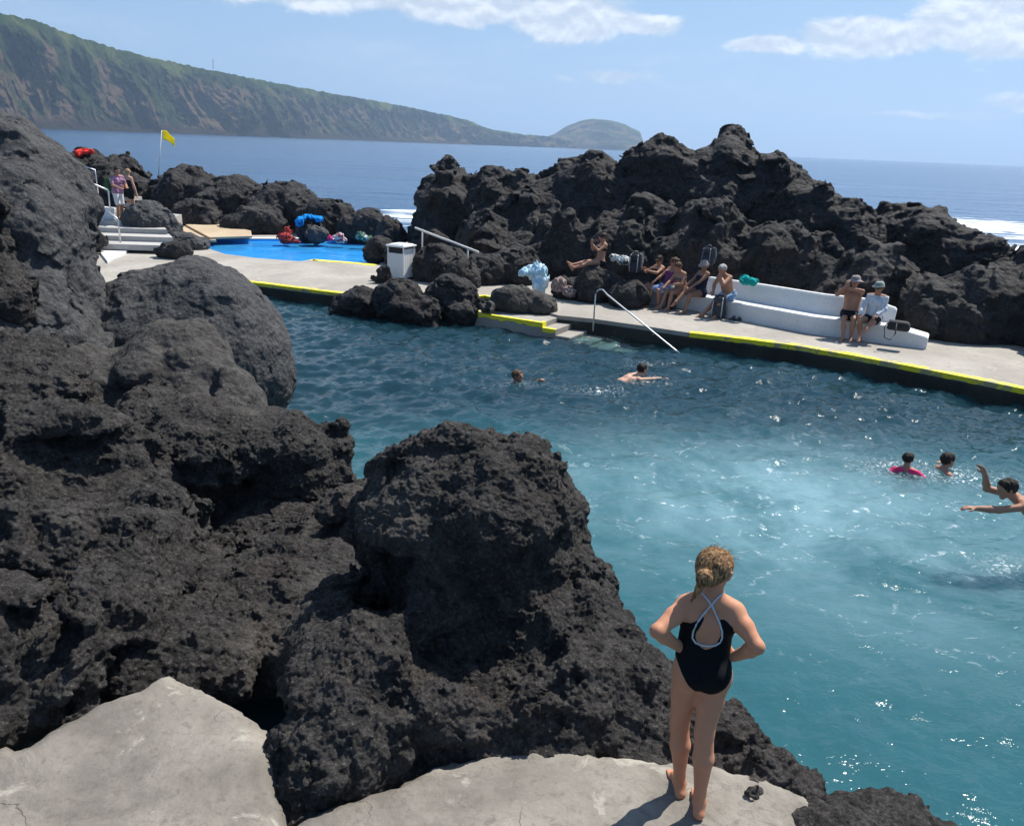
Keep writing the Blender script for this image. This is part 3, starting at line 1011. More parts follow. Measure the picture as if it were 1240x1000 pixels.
rock('rock_outcrop', 'domed rough black lava outcrop with shaded overhang between the path and the water',
     [B(580, 634, 6.1, .80, .74, .74), B(648, 665, 6.3, .40, .55, .70), B(512, 632, 6.15, .5, .6, .62), B(640, 860, 5.5, 1.15, .85, .75, 0, .75), B(480, 850, 5.3, .72, .72, .62, 0, .95),
      B(800, 900, 5.2, .75, .6, .7, 0, .55), B(930, 985, 4.75, .55, .5, .62, 0, .48), B(690, 775, 6.1, .5, .6, .9, 0, .7), B(520, 730, 6.7, .5, .4, .8, 0, .7), B(385, 930, 4.75, .28, .32, .26, 0, 1.02), B(410, 780, 5.9, .3, .5, .55, 0, .9), B(430, 900, 4.8, .42, .35, .35, 0, 1.05)],
     .0115, M['lava'], RL2, [(.04, .010, 'billow'), (.024, .007, 'noise')], seed=15, k=.16, cat='outcrop', cuts=[((*D(590, 775, 5.15),), (.5, .42, .33)), ((*D(470, 700, 5.6),), (.22, .4, .3))])
rock('low_rock', 'low rough rock lump at the bottom edge right of the standing girl',
     [B(1065, 1045, 4.6, .36, .4, .34), B(1000, 1040, 4.4, .3, .3, .3), B(1130, 1060, 4.6, .3, .3, .3)], .014, M['lava'], [(.3, .06, 'facet'), (.15, .03, 'billow'), (.08, .02, 'fbm')], [(.03, .008, 'noise')], seed=6)
M['lava_big'] = M['lava_mid']
MID = [(2.2, .46, 'billow'), (1.5, .24, 'facet'), (.9, .15, 'billow'), (.6, .12, 'facet'), (.32, .07, 'fbm'), (.15, .03, 'fbm')]
# great outcrop behind the bench
rock('rock_outcrop', 'huge jagged black lava outcrop rising behind the white bench',
     [B(548, 250, 31, 1.5, 2, 2.0, 0, 1.6), B(600, 240, 30.5, 1.6, 2, 1.95, 0, 1.65), B(650, 250, 30, 2, 2.2, 1.85, 0, 1.65), B(720, 235, 29.5, 2.1, 2.5, 2.4, 0, 1.55), B(790, 230, 29, 1.7, 2.2, 2.9, 0, 1.8), B(880, 210, 28, 1.8, 2.2, 3.1, 0, 2.0),
      B(930, 215, 27.5, 1.7, 2.2, 2.7, 0, 1.9), B(990, 250, 26.5, 1.6, 2.0, 2.3, 0, 1.5), B(1050, 280, 25.5, 1.8, 2.0, 2.0, 0, 1.0), B(1130, 300, 24, 1.7, 1.9, 1.9, 0, .9),
      B(860, 285, 24.3, 1.6, 1.5, 2.1, 0, .9), B(760, 280, 26.5, 2.0, 1.7, 2.1, 0, .8), B(950, 300, 23.4, 1.9, 1.3, 2.0, 0, .7), B(1060, 330, 22, 1.8, 1.4, 1.9, 0, .5),
      B(1180, 360, 20.2, 1.7, 1.5, 1.8, 0, .4), B(1250, 350, 20.5, 1.5, 2, 1.9, 0, .6), B(690, 300, 26.8, 1.6, 1.4, 1.7, 0, .5), B(600, 300, 28.2, 1.5, 1.3, 1.5, 0, .6), B(1330, 400, 19, 1.9, 2, 1.3, 0, .8), B(1195, 300, 22.5, 1.1, 1.3, 2.0, 0, .75), B(1255, 315, 23, 1.3, 1.3, 1.6, 0, .5), B(1140, 300, 23.5, 1.2, 1.3, 1.7, 0, .7),
      B(530, 275, 29.5, 1.0, 1.2, 1.2, 0, .6), B(815, 300, 25, 1.2, 1.0, 1.7, 0, .6)],
     .05, M['lava_mid'], MID, [(.09, .02, 'noise')], seed=7, k=.32, cat='outcrop', zmin=-.5)
rock('rock_outcrop', 'low dark lava outcrop behind the blue pool with the yellow flag to its left',
     [B(225, 235, 39, 1.5, 1.7, 1.7, 0, 1.2), B(285, 240, 38, 1.7, 1.7, 1.5, 0, 1.1), B(345, 240, 37, 1.8, 1.7, 1.5, 0, 1.0), B(395, 255, 36, 1.3, 1.4, 1.1, 0, .8), B(310, 262, 35.5, 1.5, 1.0, .85, 0, .7), B(240, 262, 36.5, 1.2, 1.0, .9, 0, .7)],
     .055, M['lava_mid'], [(1.6, .26, 'billow'), (.9, .16, 'facet'), (.45, .1, 'facet'), (.25, .05, 'fbm')], seed=8, k=.25, cat='outcrop')
rock('rock_outcrop', 'dark lava outcrop with a red cloth on top beside the upper stairs',
     [B(115, 225, 37, 1.6, 1.4, 1.7, 0, 1.7), B(150, 225, 40, 1.3, 1.3, 1.7, 0, 1.5), B(70, 225, 36, 1.6, 1.4, 1.8, 0, 1.7), B(175, 250, 39.5, 1.1, 1.2, 1.2, 0, 1.1)],
     .055, M['lava_mid'], [(1.3, .22, 'billow'), (.8, .15, 'facet'), (.4, .09, 'facet'), (.22, .05, 'fbm')], seed=9, k=.25, cat='outcrop')

# ---------------------------------------------------------------- boulders one can pick out
SM = [(.7, .10, 'facet'), (.45, .06, 'billow'), (.22, .035, 'facet'), (.12, .02, 'fbm')]


def small_rock(label, blobs, mat='lava_mid', cell=.03, layers=SM, seed=0, name='boulder', zmin=-.4):
    return rock(name, label, blobs, cell, M[mat], layers, (), None, .12, zmin, (), seed, 'boulder')


small_rock('dark boulder at the foot of the white litter bin on its left side', [B(463, 327, 24.3, .28, .28, .38, 0, .58)], seed=21)
small_rock('low black waterside boulder ending the left yellow edge stripe', [B(438, 362, 21.6, .55, .5, .45, 0, .25), B(415, 366, 21.6, .35, .3, .3, 0, .15)], seed=22)
small_rock('broad dark waterside boulder standing before the white litter bin', [B(482, 362, 21.3, .7, .6, .62, 0, .45), B(515, 372, 21.0, .5, .5, .45, 0, .2)], seed=23)
small_rock('flat topped dark boulder between the litter bin and the landing ledge', [B(545, 355, 21.6, .72, .6, .62, 0, .5), B(560, 372, 21.0, .45, .4, .4, 0, .2)], seed=24)
small_rock('single pale topped grey boulder lying on the deck above the yellow landing ledge', [B(622, 358, 21.3, .62, .5, .42, 0, .55), B(655, 362, 21.2, .4, .35, .28, 0, .5), B(592, 372, 20.9, .3, .3, .22, 0, .45)], 'basalt_near', seed=25)
small_rock('rough boulder close behind the litter bin on its right', [B(535, 318, 25.2, .9, .8, .75, 0, .75), B(560, 330, 24.3, .6, .6, .6, 0, .6)], seed=26)
small_rock('black boulder overhanging the right end of the blue pool', [B(459, 292, 28.6, .6, .5, .5, 0, .7), B(478, 300, 28.0, .4, .4, .4, 0, .6)], seed=27)
small_rock('upright dark boulder behind the right end of the blue pool', [B(472, 272, 31.0, .62, .6, .75, 0, .9)], seed=28)
small_rock('rounded boulder in front of the gap where white surf shows', [B(447, 258, 34, .85, .7, .85, 0, .9), B(425, 262, 34, .6, .6, .6, 0, .8)], seed=29)
small_rock('small dark boulder between the blue towel and the pink bag', [B(383, 275, 32.6, .45, .4, .35, 0, .7)], 'basalt', seed=30)
small_rock('low dark rock mound between the tan platform and the blue pool', [B(225, 280, 29.8, .85, .6, .42, 0, .55)], 'basalt', seed=31)
small_rock('small dark rock just behind the top of the round boulder', [B(210, 297, 27.5, .6, .45, .35, 0, .62)], seed=32)
small_rock('smooth grey sloping rock beside the wooden slatted seat', [B(178, 256, 30.6, .95, .8, .75, 0, 1.15), B(200, 266, 31, .6, .6, .4, 0, .95)], 'basalt', seed=33)
small_rock('dark rock at the foot of the stair handrail', [B(112, 290, 27.6, .45, .4, .38, 0, .85)], seed=34)
small_rock('dark rock ledge on which a woman sits with stretched legs', [B(722, 335, 22.8, .62, .6, .62, 0, .75), B(760, 345, 22.2, .55, .6, .45, 0, .65), B(690, 345, 23.2, .5, .5, .4, 0, .6)], seed=35, name='rock_ledge')
small_rock('dark rock bulge behind the light blue towel', [B(625, 322, 25.4, .85, .7, .75, 0, .7), B(585, 330, 25.2, .7, .7, .7, 0, .6)], seed=36)
small_rock('pale rough stone lying in the gully by the left concrete patch', [((-2.95, 5.9, 1.15), (.13, .1, .09), 0)], 'basalt_near', .012, [(.12, .02, 'facet')], 37, 'stone')

rock('jagged_rock', 'jagged rough black lava rock at the left edge in front of the tall smooth boulder',
     [B(-15, 400, 10.6, .5, .6, 1.25), B(-40, 300, 10.8, .55, .6, 1.2), B(20, 470, 10.2, .42, .5, .55)], .02, M['lava'],
     [(.8, .16, 'facet', (1, 1, .6)), (.4, .1, 'facet', (1, 1, .6)), (.3, .06, 'billow'), (.12, .03, 'fbm')], [(.05, .012, 'billow')], seed=61)

# ---------------------------------------------------------------- bench, bin, rails, flag
def polyslab(bm, front, z0, z1, back, lean=0.0):
    """run along a polyline: each station a box from its front edge to back metres behind"""
    rows = []
    for i, p in enumerate(front):
        t = front[min(i + 1, len(front) - 1)] - front[max(i - 1, 0)]; t.z = 0; t.normalize()
        n = Vector((-t.y, t.x, 0))
        a, b = p + n * back[0], p + n * back[1]
        zz = z1[i] if isinstance(z1, (list, tuple)) else z1
        rows.append([bm.verts.new((a.x, a.y, z0)), bm.verts.new((b.x, b.y, z0)), bm.verts.new((b.x + n.x * lean, b.y + n.y * lean, zz)), bm.verts.new((a.x + n.x * lean, a.y + n.y * lean, zz))])
    for a, b in zip(rows, rows[1:]):
        for k in range(4):
            bm.faces.new((a[k], b[k], b[(k + 1) % 4], a[(k + 1) % 4]))
    bm.faces.new(rows[0]); bm.faces.new(rows[-1][::-1])


bl = [G(x, y, DZ) for x, y in ((768, 366), (835, 375.5), (900, 389), (980, 404.5), (1042, 412.5), (1072, 417))]
bend = bl + [G(1121, 423.5, DZ)]
be = empty('masonry_bench', bl[2])
tag(be, 'long white painted masonry bench with a sloping backrest against the lava', 'bench')
bm = bmesh.new()
polyslab(bm, bend, DZ - .02, [DZ + .42] * 6 + [DZ + .27], (.02, .62))
bmesh.ops.bevel(bm, geom=[e for e in bm.edges], offset=.02, segments=2, affect='EDGES')
o = bm_obj('seat', bm, M['white'], be, base=bl[2]); o.location = (0, 0, 0)
bm = bmesh.new()
polyslab(bm, bl[1:], DZ + .40, [DZ + .84, DZ + .88, DZ + .88, DZ + .88, DZ + .74], (.50, .68), .14)
bmesh.ops.bevel(bm, geom=[e for e in bm.edges], offset=.025, segments=2, affect='EDGES')
o = bm_obj('backrest', bm, M['white'], be, base=bl[2]); o.location = (0, 0, 0)

M['dark'] = simple('dark_recess', (.015, .015, .016), .8)
M['white_metal'] = simple('white_enamel', (.72, .73, .72), .45, .05, 5)
bp = G(486, 338, DZ)
bn = empty('litter_bin', bp, rad(-28))
bn.scale = (1.08, 1.08, 1.1)
tag(bn, 'white slatted litter bin with flat lid and dark opening', 'litter bin')
bm = bmesh.new()
for k in range(4):
    ca, sa = [(0, -1), (1, 0), (0, 1), (-1, 0)][k]
    for q in range(6):
        u = -.21 + q * .084
        c = Vector((u, -.255, .46)) if k == 0 else Vector((.255, u, .46)) if k == 1 else Vector((u, .255, .46)) if k == 2 else Vector((-.255, u, .46))
        add_box(bm, c - Vector((0, 0, .06 if k == 0 else 0)), ((.076, .02, .66 if k == 0 else .78) if k % 2 == 0 else (.02, .076, .78)), 0, .004)
bm_obj('slat_panel', bm, M['white_metal'], bn)
bm = bmesh.new(); add_box(bm, (0, 0, .48), (.48, .48, .8)); bm_obj('liner', bm, M['dark'], bn)
bm = bmesh.new(); add_box(bm, (0, 0, .92), (.62, .62, .05), 0, .015); add_box(bm, (0, 0, .955), (.5, .5, .03), 0, .012); bm_obj('lid', bm, M['white_metal'], bn)
bm = bmesh.new(); add_box(bm, (0, 0, .03), (.5, .5, .08), 0, .01); bm_obj('plinth', bm, M['dark'], bn)
for sx in (-1, 1):
    for sy in (-1, 1):
        bm = bmesh.new(); add_box(bm, (sx * .262, sy * .262, .48), (.03, .03, .86), 0, .004); bm_obj('corner_post', bm, M['white_metal'], bn)


def tube_obj(name, label, cat, pts, r, mat, group=None, extra=()):
    base = Vector((pts[0][0], pts[0][1], min(p[2] for p in pts)))
    bm = bmesh.new()
    add_tube(bm, pts, r, 10)
    o = bm_obj(name, bm, mat, smooth=True, base=base)
    for nm, pp, rr in extra:
        bm = bmesh.new(); add_tube(bm, [Vector(p) - base for p in pp], rr, 8)
        bm_obj(nm, bm, mat, o, smooth=True)
    return tag(o, label, cat, group)


h0 = G(718, 401, .22); h1 = G(818, 424, .16)
top = h0 + Vector((0, 0, 1.0))
arc = [h0, h0 + Vector((0, 0, .5)), top + Vector((0, 0, -.12)), top + Vector((.03, 0, -.04)), top + Vector((.09, .0, .01)), top + Vector((.17, .0, .0))]
arc += [top.lerp(h1, .15) + Vector((0, 0, .08)), h1, h1 + (h1 - top) * .05]
tube_obj('pool_handrail', 'bent steel handrail sloping down into the water from the bench deck', 'handrail', arc, .018, M['steel'],
         extra=[('bracket', [h1.lerp(arc[6], .3), h1.lerp(arc[6], .3) + Vector((.02, .35, -.12))], .014)])
a, b = D(503, 276, 27.0), D(579, 305.5, 24.0)
tube_obj('sloping_pipe', 'pale pipe rail sloping across the rocks behind the litter bin', 'pipe', [a, b], .035, M['pale_pipe'], extra=[('support', [a.lerp(b, .85), a.lerp(b, .85) + Vector((0, .1, -.7))], .025), ('support', [a.lerp(b, .12), a.lerp(b, .12) + Vector((0, .1, -.9))], .025)])
a, b = D(100, 234, 28.6), D(141, 264, 28.3)
tube_obj('stair_handrail', 'steel stair handrail with a post standing on the left steps', 'handrail', [a, b, b + Vector((.05, 0, -.06)), Vector((b.x + .05, b.y, .67))], .028, M['steel'],
         extra=[('post', [a.lerp(b, .25), Vector((*a.lerp(b, .25).xy, 1.2))], .025)])
a, b = D(103, 219, 29), D(130, 230, 29.5)
tube_obj('stair_handrail', 'upper short steel handrail behind the first one on the left stairs', 'handrail', [D(100, 217.5, 28.8), b, b + Vector((.03, 0, -.05)), b + Vector((.03, 0, -.9))], .028, M['steel'])
a, b = D(100, 201, 33), D(115, 206, 33)
tube_obj('stair_handrail', 'topmost short steel handrail under the red cloth', 'handrail', [D(97, 200, 33), b, b + Vector((.03, 0, -.9))], .026, M['steel'])

# flag
fb = D(191, 226, 44); ft = D(196, 158, 44)
fl = empty('flagpole', fb)
tag(fl, 'thin pole flying a small yellow flag behind the rocks', 'flagpole')
bm = bmesh.new(); add_tube(bm, [Vector(), ft - fb], [.035, .022], 8); bm_obj('pole', bm, M['pale_pipe'], fl, True)
bm = bmesh.new()
W_, H_ = 14, 8
gr = []
for i in range(W_ + 1):
    u = i / W_
    gr.append([bm.verts.new(ft - fb + Vector((.03 + .56 * u, .12 * math.sin(u * 7 + j * .35) * u, -.02 - .48 * j / H_ - .30 * u * u + .05 * math.sin(u * 5)))) for j in range(H_ + 1)])
for i in range(W_):
    for j in range(H_):
        bm.faces.new((gr[i][j], gr[i + 1][j], gr[i + 1][j + 1], gr[i][j + 1]))
def flag_fn(t, b, co, geo, out):
    tr = t.n('ShaderNodeBsdfTranslucent', {0: (.95, .82, .03)})
    t.put(b.inputs['Base Color'], (.9, .78, .02)); t.put(b.inputs['Roughness'], .8)
    t.t.links.new(t.n('ShaderNodeMixShader', {0: .55, 1: b.outputs[0], 2: tr.outputs[0]}).outputs[0], out.inputs['Surface'])


fo_ = bm_obj('flag_cloth', bm, material('yellow_flag_cloth', flag_fn), fl, True)
fo_.modifiers.new('cloth', 'SOLIDIFY').thickness = .006

# white blocks and kerb by the stairs
slabm = M['white']


def block(name, label, cat, c, size, rz, mat, bevel=.02):
    bm = bmesh.new(); add_box(bm, (0, 0, size[2] / 2), size, rz, bevel)
    o = bm_obj(name, bm, mat); o.location = c
    return tag(o, label, cat)


c = at3(122, 30.9, UP)
block('white_wall', 'low whitewashed wall block behind the stair handrail', 'wall', c, (1.5, .5, .42), rad(-12), M['white'])
c2 = c + Vector((-.3, 0, .422))
block('white_block', 'small white block resting on the low whitewashed wall', 'block', c2, (.38, .4, .32), rad(-12), M['white'])
k_ = [(122, 306), (124, 296.5), (140, 294), (153, 297), (157, 301), (150, 306.5), (138, 311), (130, 316)]
o = prism('white_kerb', [G(x, y, DZ + .08) for x, y in k_], DZ - .02, DZ + .08, M['white']); tag(o, 'curved white painted kerb at the bottom of the left stairs', 'kerb')
M['wood'] = simple('weathered_wood', (.36, .27, .18), .8, .3, 9)
M['wood_white'] = simple('pale_painted_wood', (.62, .55, .48), .7, .15, 9)
st = at3(160, 31.3, UP)
ws = empty('slatted_seat', st, rad(60))
tag(ws, 'wooden slatted seat seen from its end beside the standing couple', 'bench')
for k in range(3):
    bm = bmesh.new(); add_box(bm, (0, -.12 + .05 * k, .28 + .22 * k), (.95, .06, .13), 0, .008); bm_obj('slat', bm, M['wood_white'], ws)
for sx in (-1, 1):
    bm = bmesh.new(); add_box(bm, (sx * .4, .05, .4), (.06, .07, .8), 0, .006); bm_obj('leg', bm, M['wood'], ws)

# ---------------------------------------------------------------- towels, bags, small things
def heap(name, label, cat, blobs, col, fold=(1, 1, .25), cell=.02, amp=.05, seed=0, sc=.12, pat=None):
    def fn(t, b, co, geo, out):
        P = geo.outputs['Position']
        n = t.noise(P, 9, 4, .6)
        c = t.mix(n, tuple(x * .8 for x in col), tuple(min(1, x * 1.15) for x in col))
        if pat:
            c = t.mix(t.step(t.noise(P, pat[1], 2, .5), .52, .58), c, pat[0])
        t.put(b.inputs['Base Color'], c); t.put(b.inputs['Roughness'], .9); t.put(b.inputs['Specular IOR Level'], .1)
        t.put(b.inputs['Normal'], t.bump(t.noise(P, 60, 3), .3, .01))
    m = material(name + '_cloth', fn)
    return rock(name, label, blobs, cell, m, [(sc * 2.2, amp * 1.3, 'facet'), (sc, amp, 'billow', fold), (sc * .5, amp * .4, 'noise', fold)], (), None, .08, -.2, (), seed, cat)


heap('beach_towel', 'light blue and white towel draped in a heap beside the rocks', 'towel', [B(650, 322, 23.3, .3, .28, .24, 0, 1.05), B(640, 325, 23.2, .3, .2, .14, .5, 1.0), B(655, 338, 23.0, .2, .2, .38, 0, .78)], (.36, .55, .66), cell=.016, amp=.06, seed=41, pat=((.66, .74, .78), 7))
heap('beach_bag', 'brown patterned beach bag slumped beside the light blue towel', 'bag', [B(678, 338, 22.9, .22, .2, .26, 0, .72), B(690, 345, 22.7, .2, .2, .14, 0, .6)], (.2, .13, .12), cell=.018, amp=.03, seed=42, pat=((.35, .3, .28), 14))
heap('beach_towel', 'bright blue towel spread over a rock behind the shallow pool', 'towel', [B(373, 256, 33.4, .40, .28, .07, 0, 1.27), B(362, 260, 33.0, .13, .18, .18, 0, 1.15), B(384, 255, 33.4, .22, .22, .09, .3, 1.25)], (.01, .24, .62), cell=.025, amp=.05, seed=43)
small_rock('dark boulder underneath the bright blue towel', [B(374, 268, 33.6, .55, .5, .6, 0, .75)], seed=44)
heap('beach_towel', 'red patterned towel heaped on the far pool edge', 'towel', [B(343, 272, 32.2, .28, .2, .2, 0, .6), B(349, 266, 32.3, .15, .15, .3, .3, .75), B(355, 275, 32.0, .25, .15, .08, 0, .52)], (.42, .05, .04), cell=.022, amp=.05, seed=45, pat=((.12, .03, .03), 9))
heap('beach_bag', 'bright pink beach bag by the small boulder near the pool', 'bag', [B(395, 271, 32.6, .17, .15, .2, 0, .66), B(399, 273, 32.5, .12, .12, .12, 0, .6)], (.72, .06, .2), cell=.022, amp=.03, seed=46)
heap('beach_bag', 'white and red bundled bag right of the pink one', 'bag', [B(409, 271, 32.4, .2, .16, .2, 0, .66), B(415, 273, 32.4, .16, .14, .12, 0, .6)], (.55, .5, .48), cell=.022, amp=.04, seed=47, pat=((.25, .06, .08), 8))
heap('beach_bag', 'green and white bundle on the rocks right of the other pool bags', 'bag', [B(436, 269, 32.2, .2, .18, .16, 0, .75), B(446, 270, 32.2, .2, .16, .1, 0, .7)], (.08, .16, .11), cell=.022, amp=.04, seed=48, pat=((.5, .55, .5), 7))
heap('red_cloth', 'red cloth lying on top of the far left outcrop', 'cloth', [B(102, 183.5, 36.2, .38, .3, .10), B(95, 186, 36.0, .2, .25, .14)], (.62, .05, .04), cell=.03, amp=.05, seed=49)
heap('red_float', 'flat red float beside the foot of the flagpole', 'float', [B(166, 222, 39.5, .45, .3, .13), B(160, 223, 39.5, .4, .3, .1)], (.55, .04, .08), cell=.03, amp=.01, seed=50)
heap('teal_bag', 'teal drawstring bag on top of the white bench backrest', 'bag', [B(903, 340, 21.0, .2, .17, .15), B(912, 342, 20.8, .13, .13, .1)], (.01, .3, .28), cell=.018, amp=.03, seed=51)
heap('white_bundle', 'crumpled white bundle on the ledge right of the woman with stretched legs', 'bundle', [B(745, 312, 22.6, .22, .2, .12), B(756, 315, 22.5, .18, .15, .1)], (.55, .57, .56), cell=.018, amp=.04, seed=52, pat=((.05, .07, .06), 9))
bk = empty('beach_bucket', G(330, 274, DZ + .02), 0)
tag(bk, 'yellow and white bucket standing beside the red towel', 'bucket')
bm = bmesh.new(); add_tube(bm, [(0, 0, 0), (0, 0, .3)], [.2, .26], 18); bm_obj('pail', bm, simple('yellow_plastic', (.62, .6, .05), .4, .1), bk, True)
bm = bmesh.new(); add_tube(bm, [(0, 0, .302), (0, 0, .5)], [.262, .29], 18); bm_obj('rim', bm, M['white_metal'], bk, True)


def backpack(label, loc, rz, s, col, col2):
    r = empty('backpack', loc, rz); r.scale = (s, s, s)
    tag(r, label, 'backpack')
    m1, m2 = simple('pack_fabric', col, .8, .3, 14, bump=.3), simple('pack_trim', col2, .7, .2, 20)
    bm = bmesh.new(); add_box(bm, (0, 0, .24), (.32, .2, .48), 0, .085, .8)
    for v in bm.verts: v.co += Vector((math.sin(v.co.z * 31) * .012, math.sin(v.co.x * 40 + v.co.z * 17) * .012, 0))
    bm_obj('sack', bm, m1, r, True)
    bm = bmesh.new(); add_box(bm, (0, -.12, .15), (.26, .1, .24), 0, .045, .85); bm_obj('front_pocket', bm, m1, r, True)
    bm = bmesh.new(); add_box(bm, (0, -.125, .385), (.23, .05, .1), 0, .022, .8); bm_obj('top_pocket', bm, m1, r, True)
    for sx in (-1, 1):
        bm = bmesh.new(); add_tube(bm, [(sx * .09, .08, .45), (sx * .12, .17, .42), (sx * .14, .19, .26), (sx * .14, .12, .06)], [.02, .026, .026, .014], 8); bm_obj('shoulder_strap', bm, m2, r, True)
        bm = bmesh.new(); add_tube(bm, [(sx * .085, -.115, .45), (sx * .1, -.185, .2), (sx * .09, -.16, .03)], .011, 6); bm_obj('webbing', bm, m2, r, True)
    bm = bmesh.new(); add_tube(bm, [(-.05, .06, .46), (-.03, .06, .51), (.03, .06, .51), (.05, .06, .46)], .011, 6); bm_obj('grab_handle', bm, m2, r, True)
    return r


GREY, PALE = (.03, .034, .042), (.34, .37, .4)
backpack('dark grey backpack with pale straps on the deck before the hunched bench man', G(869, 385, DZ), rad(-25), 1.25, GREY, PALE)
backpack('dark backpack leaning on the rock above the bench group', D(856, 322, 21.8), rad(-30), 1.05, (.03, .035, .045), (.14, .16, .18))
backpack('black backpack on the ledge at the left end of the bench group', D(768, 330, 22.3), rad(-20), 1.1, (.016, .018, .028), (.3, .31, .33))
backpack('small dark backpack on the deck between bathers legs', G(812, 374, DZ), rad(-10), .9, (.02, .022, .028), (.2, .2, .2))


def shoe_pair(label, loc, rz, col):
    r = empty('sandal_pair', loc, rz); tag(r, label, 'sandals')
    m = simple('sandal_rubber', col, .7, .2)
    for k, (dx, a) in enumerate(((-.08, .15), (.09, -.25))):
        bm = bmesh.new(); add_box(bm, (dx, 0, .015), (.09, .26, .03), a, .012)
        o = bm_obj('sole', bm, m, r)
        bm = bmesh.new(); add_tube(bm, [(dx - .045, .04, .03), (dx - .02, .06, .08), (dx + .02, .06, .08), (dx + .045, .04, .03)], .014, 6)
        bm_obj('strap', bm, m, o, True)


shoe_pair('dark sandals on the deck left of the first bench bather', G(749, 362, DZ), .6, (.03, .028, .028))
shoe_pair('dark shoes on the deck right of the dark grey backpack', G(890, 387.5, DZ), -.9, (.02, .022, .022))
sb = D(1078, 396, 18.3); sb.z = DZ + .42
sg = empty('shoulder_bag', sb, rad(-30)); tag(sg, 'black shoulder bag with looped strap on the bench beside the white shirted bather', 'bag')
bm = bmesh.new(); add_box(bm, (.15, .2, .11), (.5, .26, .22), 0, .07, .85); bm_obj('pouch', bm, simple('black_canvas', (.012, .014, .016), .8), sg, True)
bm = bmesh.new(); add_tube(bm, [(-.02, -.02, .26), (-.1, -.16, .1), (-.06, -.2, -.12), (.06, -.2, -.16), (.14, -.16, -.02), (.12, -.06, .2)], .013, 8); bm_obj('strap', bm, simple('black_strap', (.012, .014, .016), .7), sg, True)

mb = V(258, 79, 1)
d_ = 1950.0
mp0 = V(258, 84, d_); mp1 = V(258, 72, d_)
tube_obj('distant_mast', 'thin lone mast on the skyline of the far cliff', 'mast', [mp0, mp1], .55, M['dark'])

# ---------------------------------------------------------------- people
def skin_mat(name, col):
    def fn(t, b, co, geo, out):
        n = t.noise(co, 14, 4, .6)
        c = t.mix(n, tuple(x * .88 for x in col), tuple(x * 1.1 for x in col))
        c = t.mix(t.m('MULTIPLY', t.step(t.noise(co, 5, 3), .5, .75), .25), c, (col[0] * 1.1, col[1] * .8, col[2] * .75))
        t.put(b.inputs['Base Color'], c); t.put(b.inputs['Roughness'], .58); t.put(b.inputs['Specular IOR Level'], .25); t.put(b.inputs['Normal'], t.bump(t.noise(co, 90, 4, .6), .15, .004))
        t.put(b.inputs['Subsurface Weight'], .12); t.put(b.inputs['Subsurface Radius'], (.02, .008, .004)); t.put(b.inputs['Subsurface Scale'], .5)
    return material(name, fn)


def hair_mat(name, c0, c1):
    def fn(t, b, co, geo, out):
        n = t.noise(t.vscale(co, (1, 1, .35)), 60, 4, .7, .8)
        t.put(b.inputs['Base Color'], t.mix(t.step(n, .35, .7), c0, c1)); t.put(b.inputs['Roughness'], .6); t.put(b.inputs['Specular IOR Level'], .15)
        t.put(b.inputs['Normal'], t.bump(n, .8, .01))
    return material(name, fn)


def cloth_mat(name, col, col2=None, sc=18, st=(1, 1, 1)):
    def fn(t, b, co, geo, out):
        n = t.noise(co, 20, 4, .6)
        c = t.mix(n, tuple(x * .8 for x in col), tuple(min(1, x * 1.15) for x in col))
        if col2:
            c = t.mix(t.step(t.noise(t.vscale(co, st), sc, 2, .5), .5, .56), c, col2)
        t.put(b.inputs['Base Color'], c); t.put(b.inputs['Roughness'], .85); t.put(b.inputs['Specular IOR Level'], .15)
        t.put(b.inputs['Normal'], t.bump(n, .4, .01))
    return material(name, fn)


SK = {'tan': skin_mat('tanned_skin', (.36, .19, .125)), 'fair': skin_mat('fair_skin', (.50, .30, .22)), 'brown': skin_mat('brown_skin', (.27, .145, .095)), 'girl': skin_mat('girl_skin', (.48, .225, .13))}
HR = {'dark': hair_mat('dark_hair', (.012, .009, .008), (.035, .026, .02)), 'blond': hair_mat('blond_hair', (.22, .14, .07), (.42, .3, .17)), 'grey': hair_mat('grey_hair', (.28, .27, .26), (.5, .48, .46)),
      'brown': hair_mat('brown_hair', (.05, .03, .018), (.13, .08, .045)), 'girl': hair_mat('streaked_brown_hair', (.06, .030, .015), (.46, .265, .125))}  # girl's hair: brown with blond streaks from noise
M['eye'] = simple('dark_eye', (.02, .015, .012), .3)
M['shades'] = simple('sunglass_lens', (.01, .01, .012), .15)


